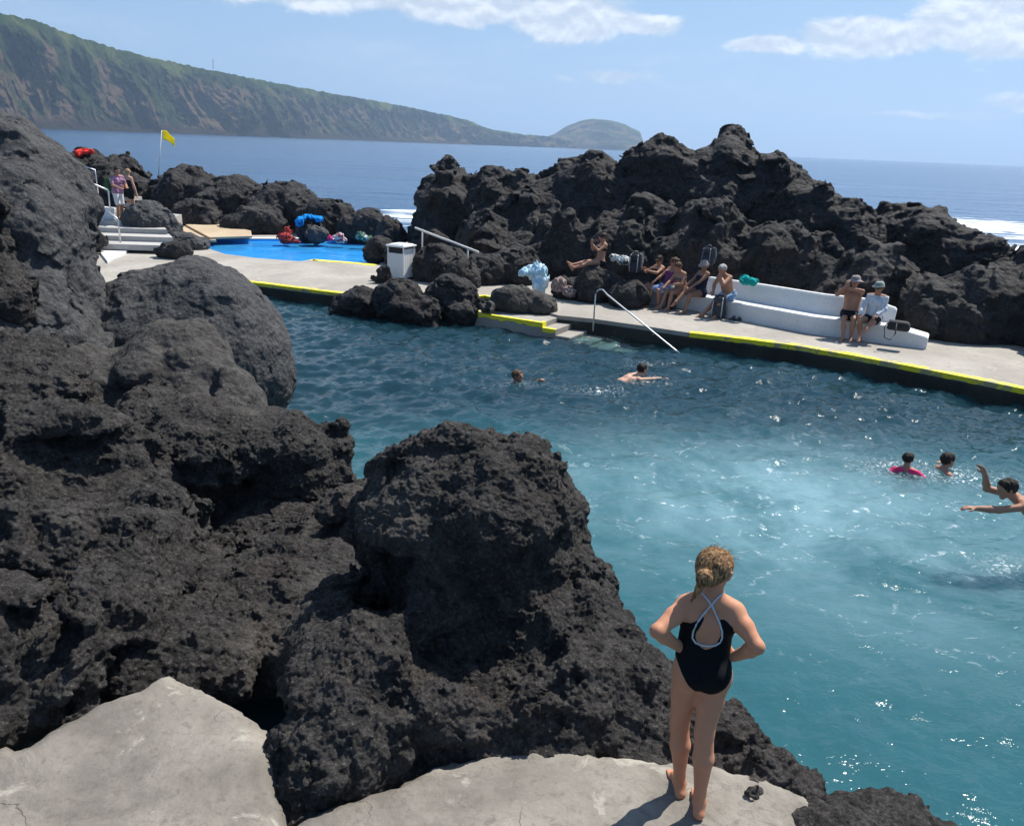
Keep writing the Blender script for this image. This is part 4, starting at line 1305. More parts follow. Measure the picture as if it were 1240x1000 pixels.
class Body:
    """joint-to-joint tapered solids melted into one skin"""
    def __init__(s):
        s.pr = []

    def add(s, a, b, ra, rb, k=.03, grp='body'):
        s.pr.append((np.array(a, float), np.array(b, float), ra, rb, k, grp))

    @staticmethod
    def dist(P, pr, off=0.0, t0=0.0, t1=1.0):
        a, b, ra, rb = pr[:4]
        ab = b - a
        L2 = max(ab @ ab, 1e-9)
        x, y, z = P[0] - a[0], P[1] - a[1], P[2] - a[2]
        h = np.clip((x * ab[0] + y * ab[1] + z * ab[2]) / L2, 0, 1)
        return np.sqrt((x - h * ab[0]) ** 2 + (y - h * ab[1]) ** 2 + (z - h * ab[2]) ** 2) - (ra + (rb - ra) * h) - off

    def mesh(s, name, cell, mat, parent, grps=None, off=0.0, clip=None, rough=None, prims=None):
        pr = prims if prims is not None else [p for p in s.pr if grps is None or p[5] in grps]
        lo = np.min([np.minimum(p[0], p[1]) - max(p[2], p[3]) for p in pr], 0) - off - .03
        hi = np.max([np.maximum(p[0], p[1]) + max(p[2], p[3]) for p in pr], 0) + off + .03
        n = np.ceil((hi - lo) / cell).astype(int) + 1
        d = np.full(n, .5, np.float32)
        ax = [(lo[i] + np.arange(n[i]) * cell).astype(np.float32) for i in range(3)]
        for p in pr:
            m = max(p[2], p[3]) + off + p[4] * 1.5 + cell * 3
            i0 = np.maximum(((np.minimum(p[0], p[1]) - m - lo) / cell).astype(int), 0)
            i1 = np.minimum(((np.maximum(p[0], p[1]) + m - lo) / cell).astype(int) + 2, n)
            sl = tuple(slice(a, b) for a, b in zip(i0, i1))
            Pg = [ax[0][sl[0]][:, None, None], ax[1][sl[1]][None, :, None], ax[2][sl[2]][None, None, :]]
            d[sl] = smin(d[sl], Body.dist(Pg, p, off).astype(np.float32), p[4])
        Pg = [ax[0][:, None, None], ax[1][None, :, None], ax[2][None, None, :]]
        if clip is not None:
            d = np.maximum(d, clip(*Pg).astype(np.float32))
        if rough is not None:
            band = np.abs(d) < rough[1] * 2 + cell * 2
            ii = np.argwhere(band)
            p = np.stack([ax[i][ii[:, i]] for i in range(3)], 1)
            d[band] -= rough[1] * layer(p, rough[0], rough[2], rough[3] if len(rough) > 3 else (1, 1, 1))
        if not (d < 0).any(): return None
        v, f = surface_nets(d, lo, cell)
        o = link(name, np_mesh(name, v, f), mat, parent)
        return o

    def surf(s, p, dr, grps=None):
        """march from p along dr to the skin"""
        pr = [q for q in s.pr if grps is None or q[5] in grps]
        p = np.array(p, float)
        for _ in range(60):
            P = [np.array([c]) for c in p]
            d = None
            for q in pr:
                e = Body.dist(P, q)
                d = e if d is None else smin(d, e, q[4])
            p = p + np.array(dr) * float(d[0]) * .9
            if abs(d[0]) < .001: break
        return p


def nrm(v):
    v = np.array(v, float)
    return v / (np.linalg.norm(v) + 1e-9)


def ik(a, t, l1, l2, pole):
    a, t = np.array(a, float), np.array(t, float)
    v = t - a; dd = np.linalg.norm(v)
    if dd > (l1 + l2) * .995:
        t = a + v / dd * (l1 + l2) * .995; v = t - a; dd = np.linalg.norm(v)
    u = v / dd
    x = (dd * dd + l1 * l1 - l2 * l2) / (2 * dd)
    hgt = math.sqrt(max(l1 * l1 - x * x, 0))
    pl = np.array(pole, float); pl = pl - u * (pl @ u)
    return a + u * x + nrm(pl) * hgt, t


def add_hand(B, w, dr, nrmal, side, s, curl=.35, r=1.0):
    """palm, four unequal fingers and a thumb; nrmal points out of the palm"""
    dr, nm = nrm(dr), nrm(nrmal)
    nm = nrm(nm - dr * (nm @ dr))
    lat = np.cross(dr, nm) * side                          # towards the thumb
    pal = w + dr * .085 * s
    for q in (-.026, -.009, .009, .026):
        B.add(w + dr * .012 * s + lat * q * .6 * s, pal + lat * q * s, .015 * s * r, .0125 * s * r, .012, 'hand')
    for q, L in ((.029, .068), (.0095, .078), (-.0095, .072), (-.028, .056)):
        a = pal + lat * q * s
        d1 = nrm(dr + nm * curl + lat * q * 3)
        b = a + d1 * L * .55 * s
        c = b + nrm(d1 + nm * curl * 1.3) * L * .5 * s
        B.add(a, b, .0098 * s * r, .0088 * s * r, .005, 'hand'); B.add(b, c, .0088 * s * r, .0072 * s * r, .004, 'hand')
    a = w + dr * .028 * s + lat * .026 * s
    b = a + nrm(dr * .7 + lat * .75 + nm * .25) * .042 * s
    c = b + nrm(dr * .95 + lat * .25 + nm * .3) * .034 * s
    B.add(a, b, .0135 * s * r, .011 * s * r, .008, 'hand'); B.add(b, c, .011 * s * r, .0085 * s * r, .004, 'hand')


def add_foot(B, an, toe, s, up=(0, 0, 1)):
    t = nrm(toe); up = np.array(up, float); up = nrm(up - t * (up @ t)); lat = np.cross(t, up)
    sole = an - up * .055 * s
    B.add(an, sole - t * .035 * s + up * .005 * s, .036 * s, .031 * s, .02, 'foot')
    B.add(an + t * .02 * s, sole + t * .11 * s + up * .012 * s, .033 * s, .024 * s, .025, 'foot')
    B.add(sole - t * .035 * s, sole + t * .12 * s, .026 * s, .022 * s, .02, 'foot')
    for q, L in ((-.026, .062), (-.010, .064), (.005, .058), (.018, .05), (.03, .04)):
        B.add(sole + t * .11 * s + lat * q * s, sole + t * (.11 + L) * s + lat * q * 1.1 * s - up * .008 * s, .014 * s, .0085 * s, .008, 'foot')


def figure(label, loc, yaw, h, skin, J, hair='dark', hairlen=0, clothes=(), hat=None, group=None, fem=False, cell=.0105, girth=1.0, shades=False, cat='person'):
    """J: joints in metres for a 1.70 m figure: pelvis, neck, head, face, hands, feet, poles..."""
    s = h / 1.7
    root = empty('person', loc, yaw)
    tag(root, label, cat, group)
    A = lambda v: np.array(v, float) * s
    pel, neck, head = A(J['pelvis']), A(J['neck']), A(J['head'])
    hx = nrm(J.get('hipx', (1, 0, 0))); sx = nrm(J.get('shx', J.get('hipx', (1, 0, 0))))
    up = nrm(neck - pel); fr = nrm(np.cross(up, hx))
    g = girth
    B = Body()
    waist = pel + (neck - pel) * .40 + fr * .01 * s; rib = pel + (neck - pel) * .72 + fr * .012 * s; sh = pel + (neck - pel) * .93
    ww, wr, ws_ = (.045, .055, .15) if fem else (.058, .075, .168)
    hw = .088 if fem else .078
    for q in (-1, 1):
        hp = pel + hx * q * hw * s
        B.add(hp + fr * .01 * s, waist + hx * q * ww * s, .105 * s * g, .082 * s * g, .05, 'torso')
        B.add(hp - fr * .035 * s - up * .03 * s, hp - fr * .04 * s - up * .01 * s, .088 * s * g, .088 * s * g, .04, 'torso')
        B.add(waist + hx * q * ww * s, rib + sx * q * wr * s, .084 * s * g, .092 * s * g, .05, 'torso')
        B.add(rib + sx * q * wr * s, sh + sx * q * .10 * s, .088 * s * g, .058 * s, .05, 'torso')
        B.add(sh + sx * q * ws_ * s, neck + sx * q * .03 * s, .047 * s, .042 * s, .045, 'torso')
        if fem:
            c = rib + sx * q * .072 * s + fr * .068 * s
            B.add(c, c - up * .012 * s, .056 * s, .058 * s, .035, 'torso')
    face = nrm(J.get('face', (0, 1, 0))); hu = nrm(J.get('headup', (0, 0, 1))); hu = nrm(hu - face * (hu @ face)); hl = np.cross(face, hu)
    B.add(neck - up * .02 * s, head - hu * .05 * s - face * .015 * s, .056 * s, .05 * s, .03, 'neck')
    B.add(head + hu * .03 * s - face * .028 * s, head + hu * .03 * s + face * .012 * s, .086 * s, .08 * s, .04, 'head')
    B.add(head + face * .02 * s, head - hu * .088 * s + face * .052 * s, .066 * s, .034 * s, .03, 'head')
    B.add(head + face * .082 * s + hu * .012 * s, head + face * .104 * s - hu * .022 * s, .010 * s, .0145 * s, .012, 'head')
    B.add(head + face * .078 * s - hu * .052 * s - hl * .016 * s, head + face * .078 * s - hu * .052 * s + hl * .016 * s, .0105 * s, .0105 * s, .008, 'head')
    B.add(head + face * .07 * s + hu * .035 * s - hl * .035 * s, head + face * .07 * s + hu * .035 * s + hl * .035 * s, .018 * s, .018 * s, .015, 'head')
    for q in (-1, 1):
        B.add(head + hl * q * .082 * s - hu * .02 * s - face * .01 * s, head + hl * q * .088 * s + hu * .018 * s - face * .018 * s, .012 * s, .015 * s, .01, 'head')
    arms, legs = [], []
    for i, q in enumerate((-1, 1)):
        S0 = sh + sx * q * ws_ * s
        el, wr_ = ik(S0, A(J['hands'][i]), .285 * s, .25 * s, J['elb'][i])
        ar = (.044, .037, .038, .027) if fem else (.05, .042, .043, .03)
        B.add(S0, el, ar[0] * s * g, ar[1] * s, .03, 'uparm'); B.add(el, el + (wr_ - el) * .35, ar[1] * s, ar[2] * s, .015, 'farm'); B.add(el + (wr_ - el) * .35, wr_, ar[2] * s, ar[3] * s, .015, 'farm')
        hd = J.get('hdir', [None, None])[i]
        hd = nrm(hd) if hd is not None else nrm(wr_ - el)
        pn = J.get('palm', [(0, 0, -1), (0, 0, -1)])[i]
        add_hand(B, wr_, hd, pn, q if False else (1 if i == 0 else -1), s, J.get('curl', .35), 1.1)
        arms.append((S0, el, wr_))
        hp = pel + hx * q * hw * s - up * .01 * s
        kn, an = ik(hp, A(J['feet'][i]), .43 * s, .42 * s, J['knee'][i])
        B.add(hp, kn, .088 * s * g, .054 * s, .035, 'thigh')
        B.add(kn, kn + (an - kn) * .35 - nrm(J['knee'][i]) * .012 * s, .052 * s, .054 * s, .02, 'calf'); B.add(kn + (an - kn) * .35 - nrm(J['knee'][i]) * .012 * s, an, .054 * s, .033 * s, .02, 'calf')
        add_foot(B, an, J['toe'][i], s, J.get('footup', [(0, 0, 1), (0, 0, 1)])[i])
        legs.append((hp, kn, an))
    B.mesh('body', cell, SK[skin], root)
    # clothing pieces
    for c in clothes:
        kind, mat = c[0], c[1]
        f3 = lambda x, y, z, o, n: (x - o[0]) * n[0] + (y - o[1]) * n[1] + (z - o[2]) * n[2]
        if kind == 'suit':                                  # one-piece swimsuit
            a0, a1 = pel - up * .115 * s, pel + (neck - pel) * .80
            B.mesh('swimsuit', cell, mat, root, ('torso',), .008, lambda x, y, z: np.maximum(-f3(x, y, z, a0, up), f3(x, y, z, a1, up)))
        elif kind == 'bikini':
            a0, a1 = pel + (neck - pel) * .62, pel + (neck - pel) * .76
            B.mesh('bikini_top', cell, mat, root, ('torso',), .008, lambda x, y, z: np.maximum(-f3(x, y, z, a0, up), f3(x, y, z, a1, up)))
            b0, b1 = pel - up * .12 * s, pel + up * .045 * s
            B.mesh('bikini_bottom', cell, mat, root, ('torso',), .008, lambda x, y, z: np.maximum(-f3(x, y, z, b0, up), f3(x, y, z, b1, up)))
        elif kind in ('shorts', 'briefs'):
            fr_ = c[2] if len(c) > 2 else (.55 if kind == 'shorts' else .18)
            pr = [p for p in B.pr if p[5] == 'torso'][:0]
            for q, (hp, kn, an) in zip((-1, 1), legs):
                pr.append((pel + hx * q * hw * s, pel + hx * q * (hw - .01) * s + up * .09 * s, .118 * s * g, .108 * s * g, .04, 'c'))
                pr.append((hp - fr * .035 * s, hp - fr * .04 * s, .096 * s * g, .096 * s * g, .03, 'c'))
                pr.append((hp, hp + (kn - hp) * fr_, .102 * s * g, .088 * s * g, .03, 'c'))
            b1 = pel + up * .1 * s
            ke = [(hp + (kn - hp) * (fr_ + .03), nrm(kn - hp)) for hp, kn, an in legs]
            B.mesh('shorts' if kind == 'shorts' else 'swim_briefs', cell, mat, root, prims=pr, clip=lambda x, y, z: np.maximum(f3(x, y, z, b1, up), np.minimum(f3(x, y, z, *ke[0]), f3(x, y, z, *ke[1]) + 0 * x)) if False else f3(x, y, z, b1, up), rough=(.09, .006, 'noise'))
        elif kind == 'shirt':
            pr = [(p[0], p[1], p[2] + .016 * s, p[3] + .016 * s, p[4], 'c') for p in B.pr if p[5] == 'torso']
            k_ = c[2] if len(c) > 2 else 1.6
            for S0, el, wr_ in arms:
                pr.append((S0, el if k_ > 1 else S0 + (el - S0) * k_, .062 * s, .056 * s, .03, 'c'))
                if k_ > 1: pr.append((el, el + (wr_ - el) * (k_ - 1), .055 * s, .05 * s, .02, 'c'))
            a0 = pel - up * (.04 if k_ < 1 else .1) * s; a1 = pel + (neck - pel) * 1.0
            B.mesh('shirt', cell, mat, root, prims=pr, clip=lambda x, y, z: np.maximum(-f3(x, y, z, a0, up), f3(x, y, z, a1, up)), rough=(.11, .012, 'billow'))
    # hair
    if hair:
        hp = [(head + hu * .033 * s - face * .03 * s, head + hu * .036 * s + face * .008 * s, .098 * s, .09 * s, .04, 'h')]
        if hairlen > 0:
            hp.append((head - face * .06 * s, head - face * .075 * s - hu * hairlen * s, .07 * s, .045 * s, .04, 'h'))
        if hairlen < 0:
            hp.append((head - face * .11 * s + hu * .03 * s, head - face * .12 * s + hu * .04 * s, .045 * s, .045 * s, .02, 'h'))
        c0 = head + face * .045 * s + hu * .03 * s
        n0 = nrm(face * .8 - hu * .62)
        c1 = head - hu * (.045 + max(hairlen, 0)) * s
        B.mesh('hair', cell * .8, HR[hair], root, prims=hp, clip=lambda x, y, z: np.maximum((x - c0[0]) * n0[0] + (y - c0[1]) * n0[1] + (z - c0[2]) * n0[2], -((x - c1[0]) * hu[0] + (y - c1[1]) * hu[1] + (z - c1[2]) * hu[2]) - .0), rough=(.04, .008, 'billow'))
    for q in (-1, 1):
        if shades: break
        e = head + face * .0805 * s + hu * .012 * s + hl * q * .031 * s
        bm = bmesh.new(); bmesh.ops.create_uvsphere(bm, u_segments=8, v_segments=6, radius=.0115 * s, matrix=Matrix.Translation(e)); bm_obj('eye', bm, M['eye'], root, True)
    if shades:
        bm = bmesh.new()
        pts = [head + face * fz * s + hl * q * s + hu * .014 * s for fz, q in ((.01, -.092), (.07, -.075), (.096, -.035), (.098, 0), (.096, .035), (.07, .075), (.01, .092))]
        add_tube(bm, pts, [.006 * s, .012 * s, .024 * s, .012 * s, .024 * s, .012 * s, .006 * s], 8)
        bm_obj('sunglasses', bm, M['shades'], root, True)
    if hat:
        bm = bmesh.new()
        R_ = Matrix((hl, face, hu)).transposed().to_4x4()
        T = Matrix.Translation(Vector(head + hu * .055 * s - face * .01 * s)) @ R_
        prof = [(.0, .098), (.07, .094), (.098, .062), (.104, .012), (.112, -.002)] + ([(.165, -.035), (.168, -.028), (.11, .006)] if hat[1] == 'brim' else [(.113, -.02)])
        rows = []
        for r_, z_ in prof:
            row = []
            for k in range(20):
                a = 2 * math.pi * k / 20
                rr = max(r_, .001) * s
                if hat[1] == 'cap' and r_ > .11: rr *= 1 + .6 * max(0, math.sin(a)) ** 2
                row.append(bm.verts.new(T @ Vector((rr * math.cos(a), rr * math.sin(a) * 1.08, z_ * s + .004 * math.sin(a * 3)))))
            rows.append(row)
        for a, b in zip(rows, rows[1:]):
            for k in range(20):
                bm.faces.new((a[k], a[(k + 1) % 20], b[(k + 1) % 20], b[k]))
        o = bm_obj('hat', bm, hat[0], root, True)
        if hat[1] == 'cap': o.modifiers.new('felt', 'SOLIDIFY').thickness = .004
    return root, B


def facing(x, y):
    return math.atan2(-x, y)


C = {k: cloth_mat('cloth_' + k, *v) for k, v in {
    'black': ((.012, .012, .016),), 'navy': ((.015, .018, .04),), 'blue': ((.10, .20, .36), (.3, .4, .5), 9), 'purple': ((.20, .05, .16), (.10, .03, .1), 10), 'floral': ((.03, .03, .05), (.3, .26, .25), 24),
    'white': ((.62, .64, .68), (.44, .49, .58), 9, (2, 2, .4)), 'plaid': ((.38, .2, .3), (.16, .08, .14), 12), 'whiteshorts': ((.62, .61, .6),), 'capgrey': ((.26, .29, .26),), 'hat': ((.36, .31, .29), (.24, .2, .2), 20),
    'teal': ((.05, .3, .3),), 'hotpink': ((.75, .05, .16),), 'towel': ((.2, .3, .5), (.55, .62, .7), 12)}.items()}
GB = 'bathers resting on the long white bench'
bw = lambda px, py: G(px, py, DZ)
# seated base pose; y forward, seat edge at y=0
SEAT = dict(pelvis=(0, -.24, .52), neck=(0, -.30, 1.05), head=(0, -.255, 1.20), face=(0, 1, -.1), hands=[(-.16, .12, .62), (.16, .10, .62)], elb=[(-.6, -.5, -.3), (.6, -.5, -.3)],
            feet=[(-.12, .22, .07), (.12, .20, .07)], knee=[(-.1, .6, 1), (.1, .6, 1)], toe=[(-.15, 1, 0), (.15, 1, 0)])


def seat(**k):
    d = dict(SEAT); d.update(k); return d


LW = facing(-.88, -.48)
figure('bare chested man in blue shorts hunched on the bench behind a backpack', bw(868, 383.5), LW, 1.82, 'tan',
       seat(pelvis=(0, -.30, .53), neck=(-.0, -.10, 1.0), head=(0, .0, 1.13), face=(-.1, 1, -.35), hands=[(-.05, .06, .98), (.17, .05, .60)], elb=[(-.8, .2, -.6), (.8, -.4, -.2)], hdir=[(0.1, -.1, 1), None], palm=[(0, -1, 0), (0, 0, -1)],
            feet=[(-.2, .22, .07), (.06, .42, .07)]), 'grey', 0, [('shorts', C['blue'])], None, GB, girth=1.14)
figure('woman with pale headscarf and dark swimsuit beside the hunched bare chested man', bw(836, 378), LW, 1.72, 'brown',
       seat(neck=(0, -.32, 1.04), head=(0, -.30, 1.19), face=(-.2, 1, -.25), feet=[(-.12, .30, .07), (.0, .52, .30)], knee=[(-.1, .4, 1), (.1, .4, 1)], hands=[(-.12, .2, .66), (.12, .16, .64)], toe=[(-.1, 1, 0), (0, .9, -.3)]), 'grey', .03,
       [('suit', C['navy'])], (C['hat'], 'cap'), GB, True, girth=1.16)
figure('woman in patterned bikini on the bench holding a pale towel on her lap', bw(815, 375), LW, 1.70, 'tan',
       seat(neck=(0, -.13, 1.0), head=(.01, -.03, 1.13), hands=[(-.1, .2, .70), (.14, .24, .62)], face=(-.15, 1, -.6), feet=[(-.1, .26, .07), (.12, .34, .07)]), 'brown', .1, [('bikini', C['floral'])], None, GB, True, girth=1.16)
figure('woman in purple top on the bench with blue and white towel across her thighs', bw(797, 372), LW, 1.72, 'tan',
       seat(neck=(-.02, -.37, 1.03), head=(-.03, -.36, 1.19), hands=[(-.3, -.25, .50), (.13, .14, .66)], face=(.65, .8, -.1), feet=[(-.16, .12, .07), (.1, .30, .07)]), 'brown', -.01, [('suit', C['purple']), ('shorts', C['towel'], .75)], None, GB, True, girth=1.14, shades=True)
figure('woman in black swimsuit at the left end of the bench group with a crossed leg', bw(780, 369), LW, 1.74, 'tan',
       seat(pelvis=(0, -.28, .52), neck=(0, -.40, 1.02), head=(0, -.36, 1.17), hands=[(-.1, .06, .92), (.12, .02, .90)], hdir=[(.1, .6, .8), (-.1, .6, .8)], face=(-.3, 1, -.35), feet=[(-.1, .62, .09), (.1, .40, .07)], toe=[(-.1, 1, .3), (.1, 1, 0)]), 'dark', .12, [('suit', C['black'])], None, GB, True, girth=1.14, shades=True)
RW = facing(-.62, -.78)
figure('bare chested man in bucket hat with arm raised to his chest', bw(1022, 410), facing(-.5, -.86), 1.75, 'tan',
       seat(pelvis=(0, -.26, .52), neck=(0, -.32, 1.08), head=(0, -.30, 1.25), face=(.25, 1, 0), hands=[(.02, -.10, 1.12), (.16, -.08, 1.16)], elb=[(-1, .1, -.1), (.7, .2, -.8)], hdir=[(1, .1, .25), (-.3, -.2, 1)], palm=[(0, -1, 0), (0, -1, 0)],
            feet=[(-.16, .14, .07), (-.02, .30, .07)]), 'brown', 0, [('shorts', C['black'], .5)], (C['hat'], 'brim'), GB, False, .0095, 1.15)
figure('bather in loose white shirt and grey cap with one leg crossed on the bench', bw(1049, 414), facing(-.62, -.78), 1.72, 'tan',
       seat(pelvis=(0, -.24, .53), neck=(-.02, -.20, 1.06), head=(-.03, -.15, 1.22), face=(.35, 1, -.05), hands=[(-.16, .12, .66), (.2, .12, .62)], feet=[(.02, .58, .22), (.12, .10, .07)], knee=[(-.2, .4, 1), (.2, .5, 1)], toe=[(-.2, .9, -.2), (.1, 1, 0)]),
       'brown', .02, [('shirt', C['white'], 1.9), ('shorts', C['black'], .35)], (C['capgrey'], 'cap'), GB, False, .0095, 1.1, shades=True)
# woman on the ledge, stretched legs to the left
wl = D(727, 312, 22.8)
wl.z -= .62
figure('woman in dark bikini on the rock ledge with a raised hand and legs stretched out', wl, facing(-.95, -.3), 1.66, 'tan',
       dict(pelvis=(0, 0, .52), neck=(0, -.08, 1.03), head=(0, -.02, 1.19), face=(0, 1, -.5), hands=[(-.05, .28, 1.0), (.08, .26, .98)], elb=[(-.7, 0, -.8), (.7, 0, -.8)], hdir=[(.1, .3, 1), (-.1, .3, 1)], palm=[(.5, -1, 0), (-.5, -1, 0)],
            feet=[(-.1, .88, .36), (.04, .90, .42)], knee=[(0, 0, 1), (0, 0, 1)], toe=[(-.1, .5, .8), (.1, .5, .8)], footup=[(0, -1, .5), (0, -1, .5)]), 'dark', -.01, [('bikini', C['black'])], None, None, True)
# couple by the stairs
mp = at3(146, 30.6, UP)
rt, _ = figure('man in purple plaid shirt and white shorts standing with a green backpack', mp, facing(.85, -.5), 1.84, 'tan',
       dict(pelvis=(0, 0, .93), neck=(0, .05, 1.46), head=(0, .1, 1.62), face=(.2, 1, -.2), hands=[(-.12, .34, 1.1), (.16, .34, 1.08)], elb=[(-.7, -.6, -.5), (.7, -.6, -.5)], hdir=[(.5, .8, 0), (-.5, .8, 0)],
            feet=[(-.12, -.06, .08), (.12, .1, .08)], knee=[(0, 1, 0), (0, 1, 0)], toe=[(-.1, 1, 0), (.2, 1, 0)]), 'dark', 0, [('shirt', C['plaid'], .75), ('shorts', C['whiteshorts'], .85)], None, None, False)
bpk = backpack('large green backpack on the back of the standing plaid shirted man', mp + Vector((-.31, .1, .98)), facing(-.85, .5) + math.pi, 1.1, (.015, .10, .035), (.02, .03, .025))
wp_ = at3(159, 31.2, UP)
figure('blond woman in black top standing behind the man in plaid shirt', wp_, facing(.3, .9), 1.76, 'fair',
       dict(pelvis=(0, 0, .93), neck=(0, .02, 1.46), head=(0, .06, 1.62), face=(-.4, 1, -.1), hands=[(-.25, .12, .95), (.27, .1, .86)], elb=[(-.6, -.6, 0), (.6, -.6, 0)],
            feet=[(-.1, 0, .08), (.1, .05, .08)], knee=[(0, 1, 0), (0, 1, 0)], toe=[(-.1, 1, 0), (.1, 1, 0)]), 'blond', .02, [('suit', C['black']), ('shorts', C['black'], .4)], None, None, True)
fp = D(155, 200, 40.5); fp.z -= .55
figure('dark figure sitting on the far rock against the sea', fp, facing(.3, 1), 1.7, 'brown',
       dict(pelvis=(0, 0, .4), neck=(0, .05, .92), head=(0, .1, 1.08), face=(0, 1, 0), hands=[(-.2, .35, .55), (.2, .35, .55)], elb=[(-.7, -.3, -.3), (.7, -.3, -.3)], feet=[(-.15, .6, .1), (.15, .6, .1)], knee=[(0, .3, 1), (0, .3, 1)], toe=[(0, 1, 0), (0, 1, 0)]),
       'dark', 0, [('shirt', C['navy'], .8), ('shorts', C['navy'])], None, None, False, .014)
# swimmers (bodies hang below the surface)
SWIM = dict(pelvis=(0, -.12, -.62), neck=(0, 0, -.10), head=(0, .07, .05), face=(0, 1, .05), hands=[(-.35, .35, -.12), (.35, .35, -.12)], elb=[(-.8, -.3, -.5), (.8, -.3, -.5)], feet=[(-.2, -.4, -1.25), (.2, -.5, -1.2)], knee=[(-.2, 1, .2), (.2, 1, .2)],
            toe=[(0, -.6, -.8), (0, -.6, -.8)], footup=[(0, 1, -.5), (0, 1, -.5)], palm=[(0, 0, -1), (0, 0, -1)])


def swim(**k):
    d = dict(SWIM); d.update(k); return d


s1 = G(624, 463, 0)
figure('brown haired swimmer alone in the pool with one hand breaking the surface', s1, facing(.75, -.35), 1.68, 'tan', swim(head=(0, .05, .13), neck=(0, 0, -.03), hands=[(-.15, .42, .06), (.2, .40, -.02)], hdir=[(.2, .8, .5), None]), 'brown', .0, [('bikini', C['black'])], None, None, True)
s2 = G(775, 457, 0)
figure('dark haired swimmer doing breaststroke below the pool handrail', s2, facing(.9, .5), 1.75, 'fair',
       swim(pelvis=(-.10, -.55, -.16), neck=(0, -.10, .01), head=(0, .05, .16), hands=[(-.25, .55, -.01), (.30, .62, .0)], elb=[(-.8, 0, .2), (.8, 0, .3)], feet=[(-.2, -1.35, -.2), (.2, -1.3, -.25)], knee=[(-.4, .2, -1), (.4, .2, -1)], hipx=(1, 0, 0)), 'dark', 0, [('shorts', C['navy'])], None, None, False)
s3 = G(1097, 571, 0)
figure('child swimmer with dark hair and pink top seen from behind', s3, facing(.35, .95), 1.4, 'tan', swim(pelvis=(0, -.18, -.55), neck=(0, -.02, .07), head=(0, .02, .24), face=(.5, 1, 0), hands=[(-.38, .2, -.1), (.38, .2, -.1)]), 'dark', .0, [('shirt', C['hotpink'], .55)], None, None, True, .009)
s4 = G(1143, 567, 0)
figure('swimmer with tousled wet hair beside the child in pink', s4, facing(.9, .15), 1.62, 'tan', swim(neck=(0, -.01, -.02), head=(0, .05, .14), hands=[(-.36, .1, -.08), (.3, .35, -.1)]), 'dark', .02, [('shorts', C['navy'])], None, None, False, .009)
# boy leaping in at the right edge
bo = D(1219, 592, 9.2)
by = facing(-.93, .1)
figure('dark haired boy leaping above the water with arms stretched forward at the right edge', bo - Vector((0, 0, 1.36 * 1.64 / 1.7)), by, 1.64, 'tan',
       dict(pelvis=(0.02, -.62, .98), neck=(0, -.14, 1.24), head=(0, .0, 1.36), face=(0, 1, -.28), headup=(0, .2, 1), hands=[(-.12, .50, 1.12), (.14, .2, 1.46)], elb=[(0, .3, -1), (.6, .2, -.8)], hdir=[(0, 1, .05), (.1, .5, .9)], palm=[(0, 0, -1), (-.4, .8, -.3)],
            feet=[(-.12, -1.15, .50), (.12, -1.05, .36)], knee=[(-.1, .7, -.6), (.1, .8, -.4)], toe=[(0, -.4, -.9), (0, -.4, -.9)], footup=[(0, .9, -.4), (0, .9, -.4)]),
       'dark', 0, [('shorts', C['navy'])], None, None, False, .009, .9)


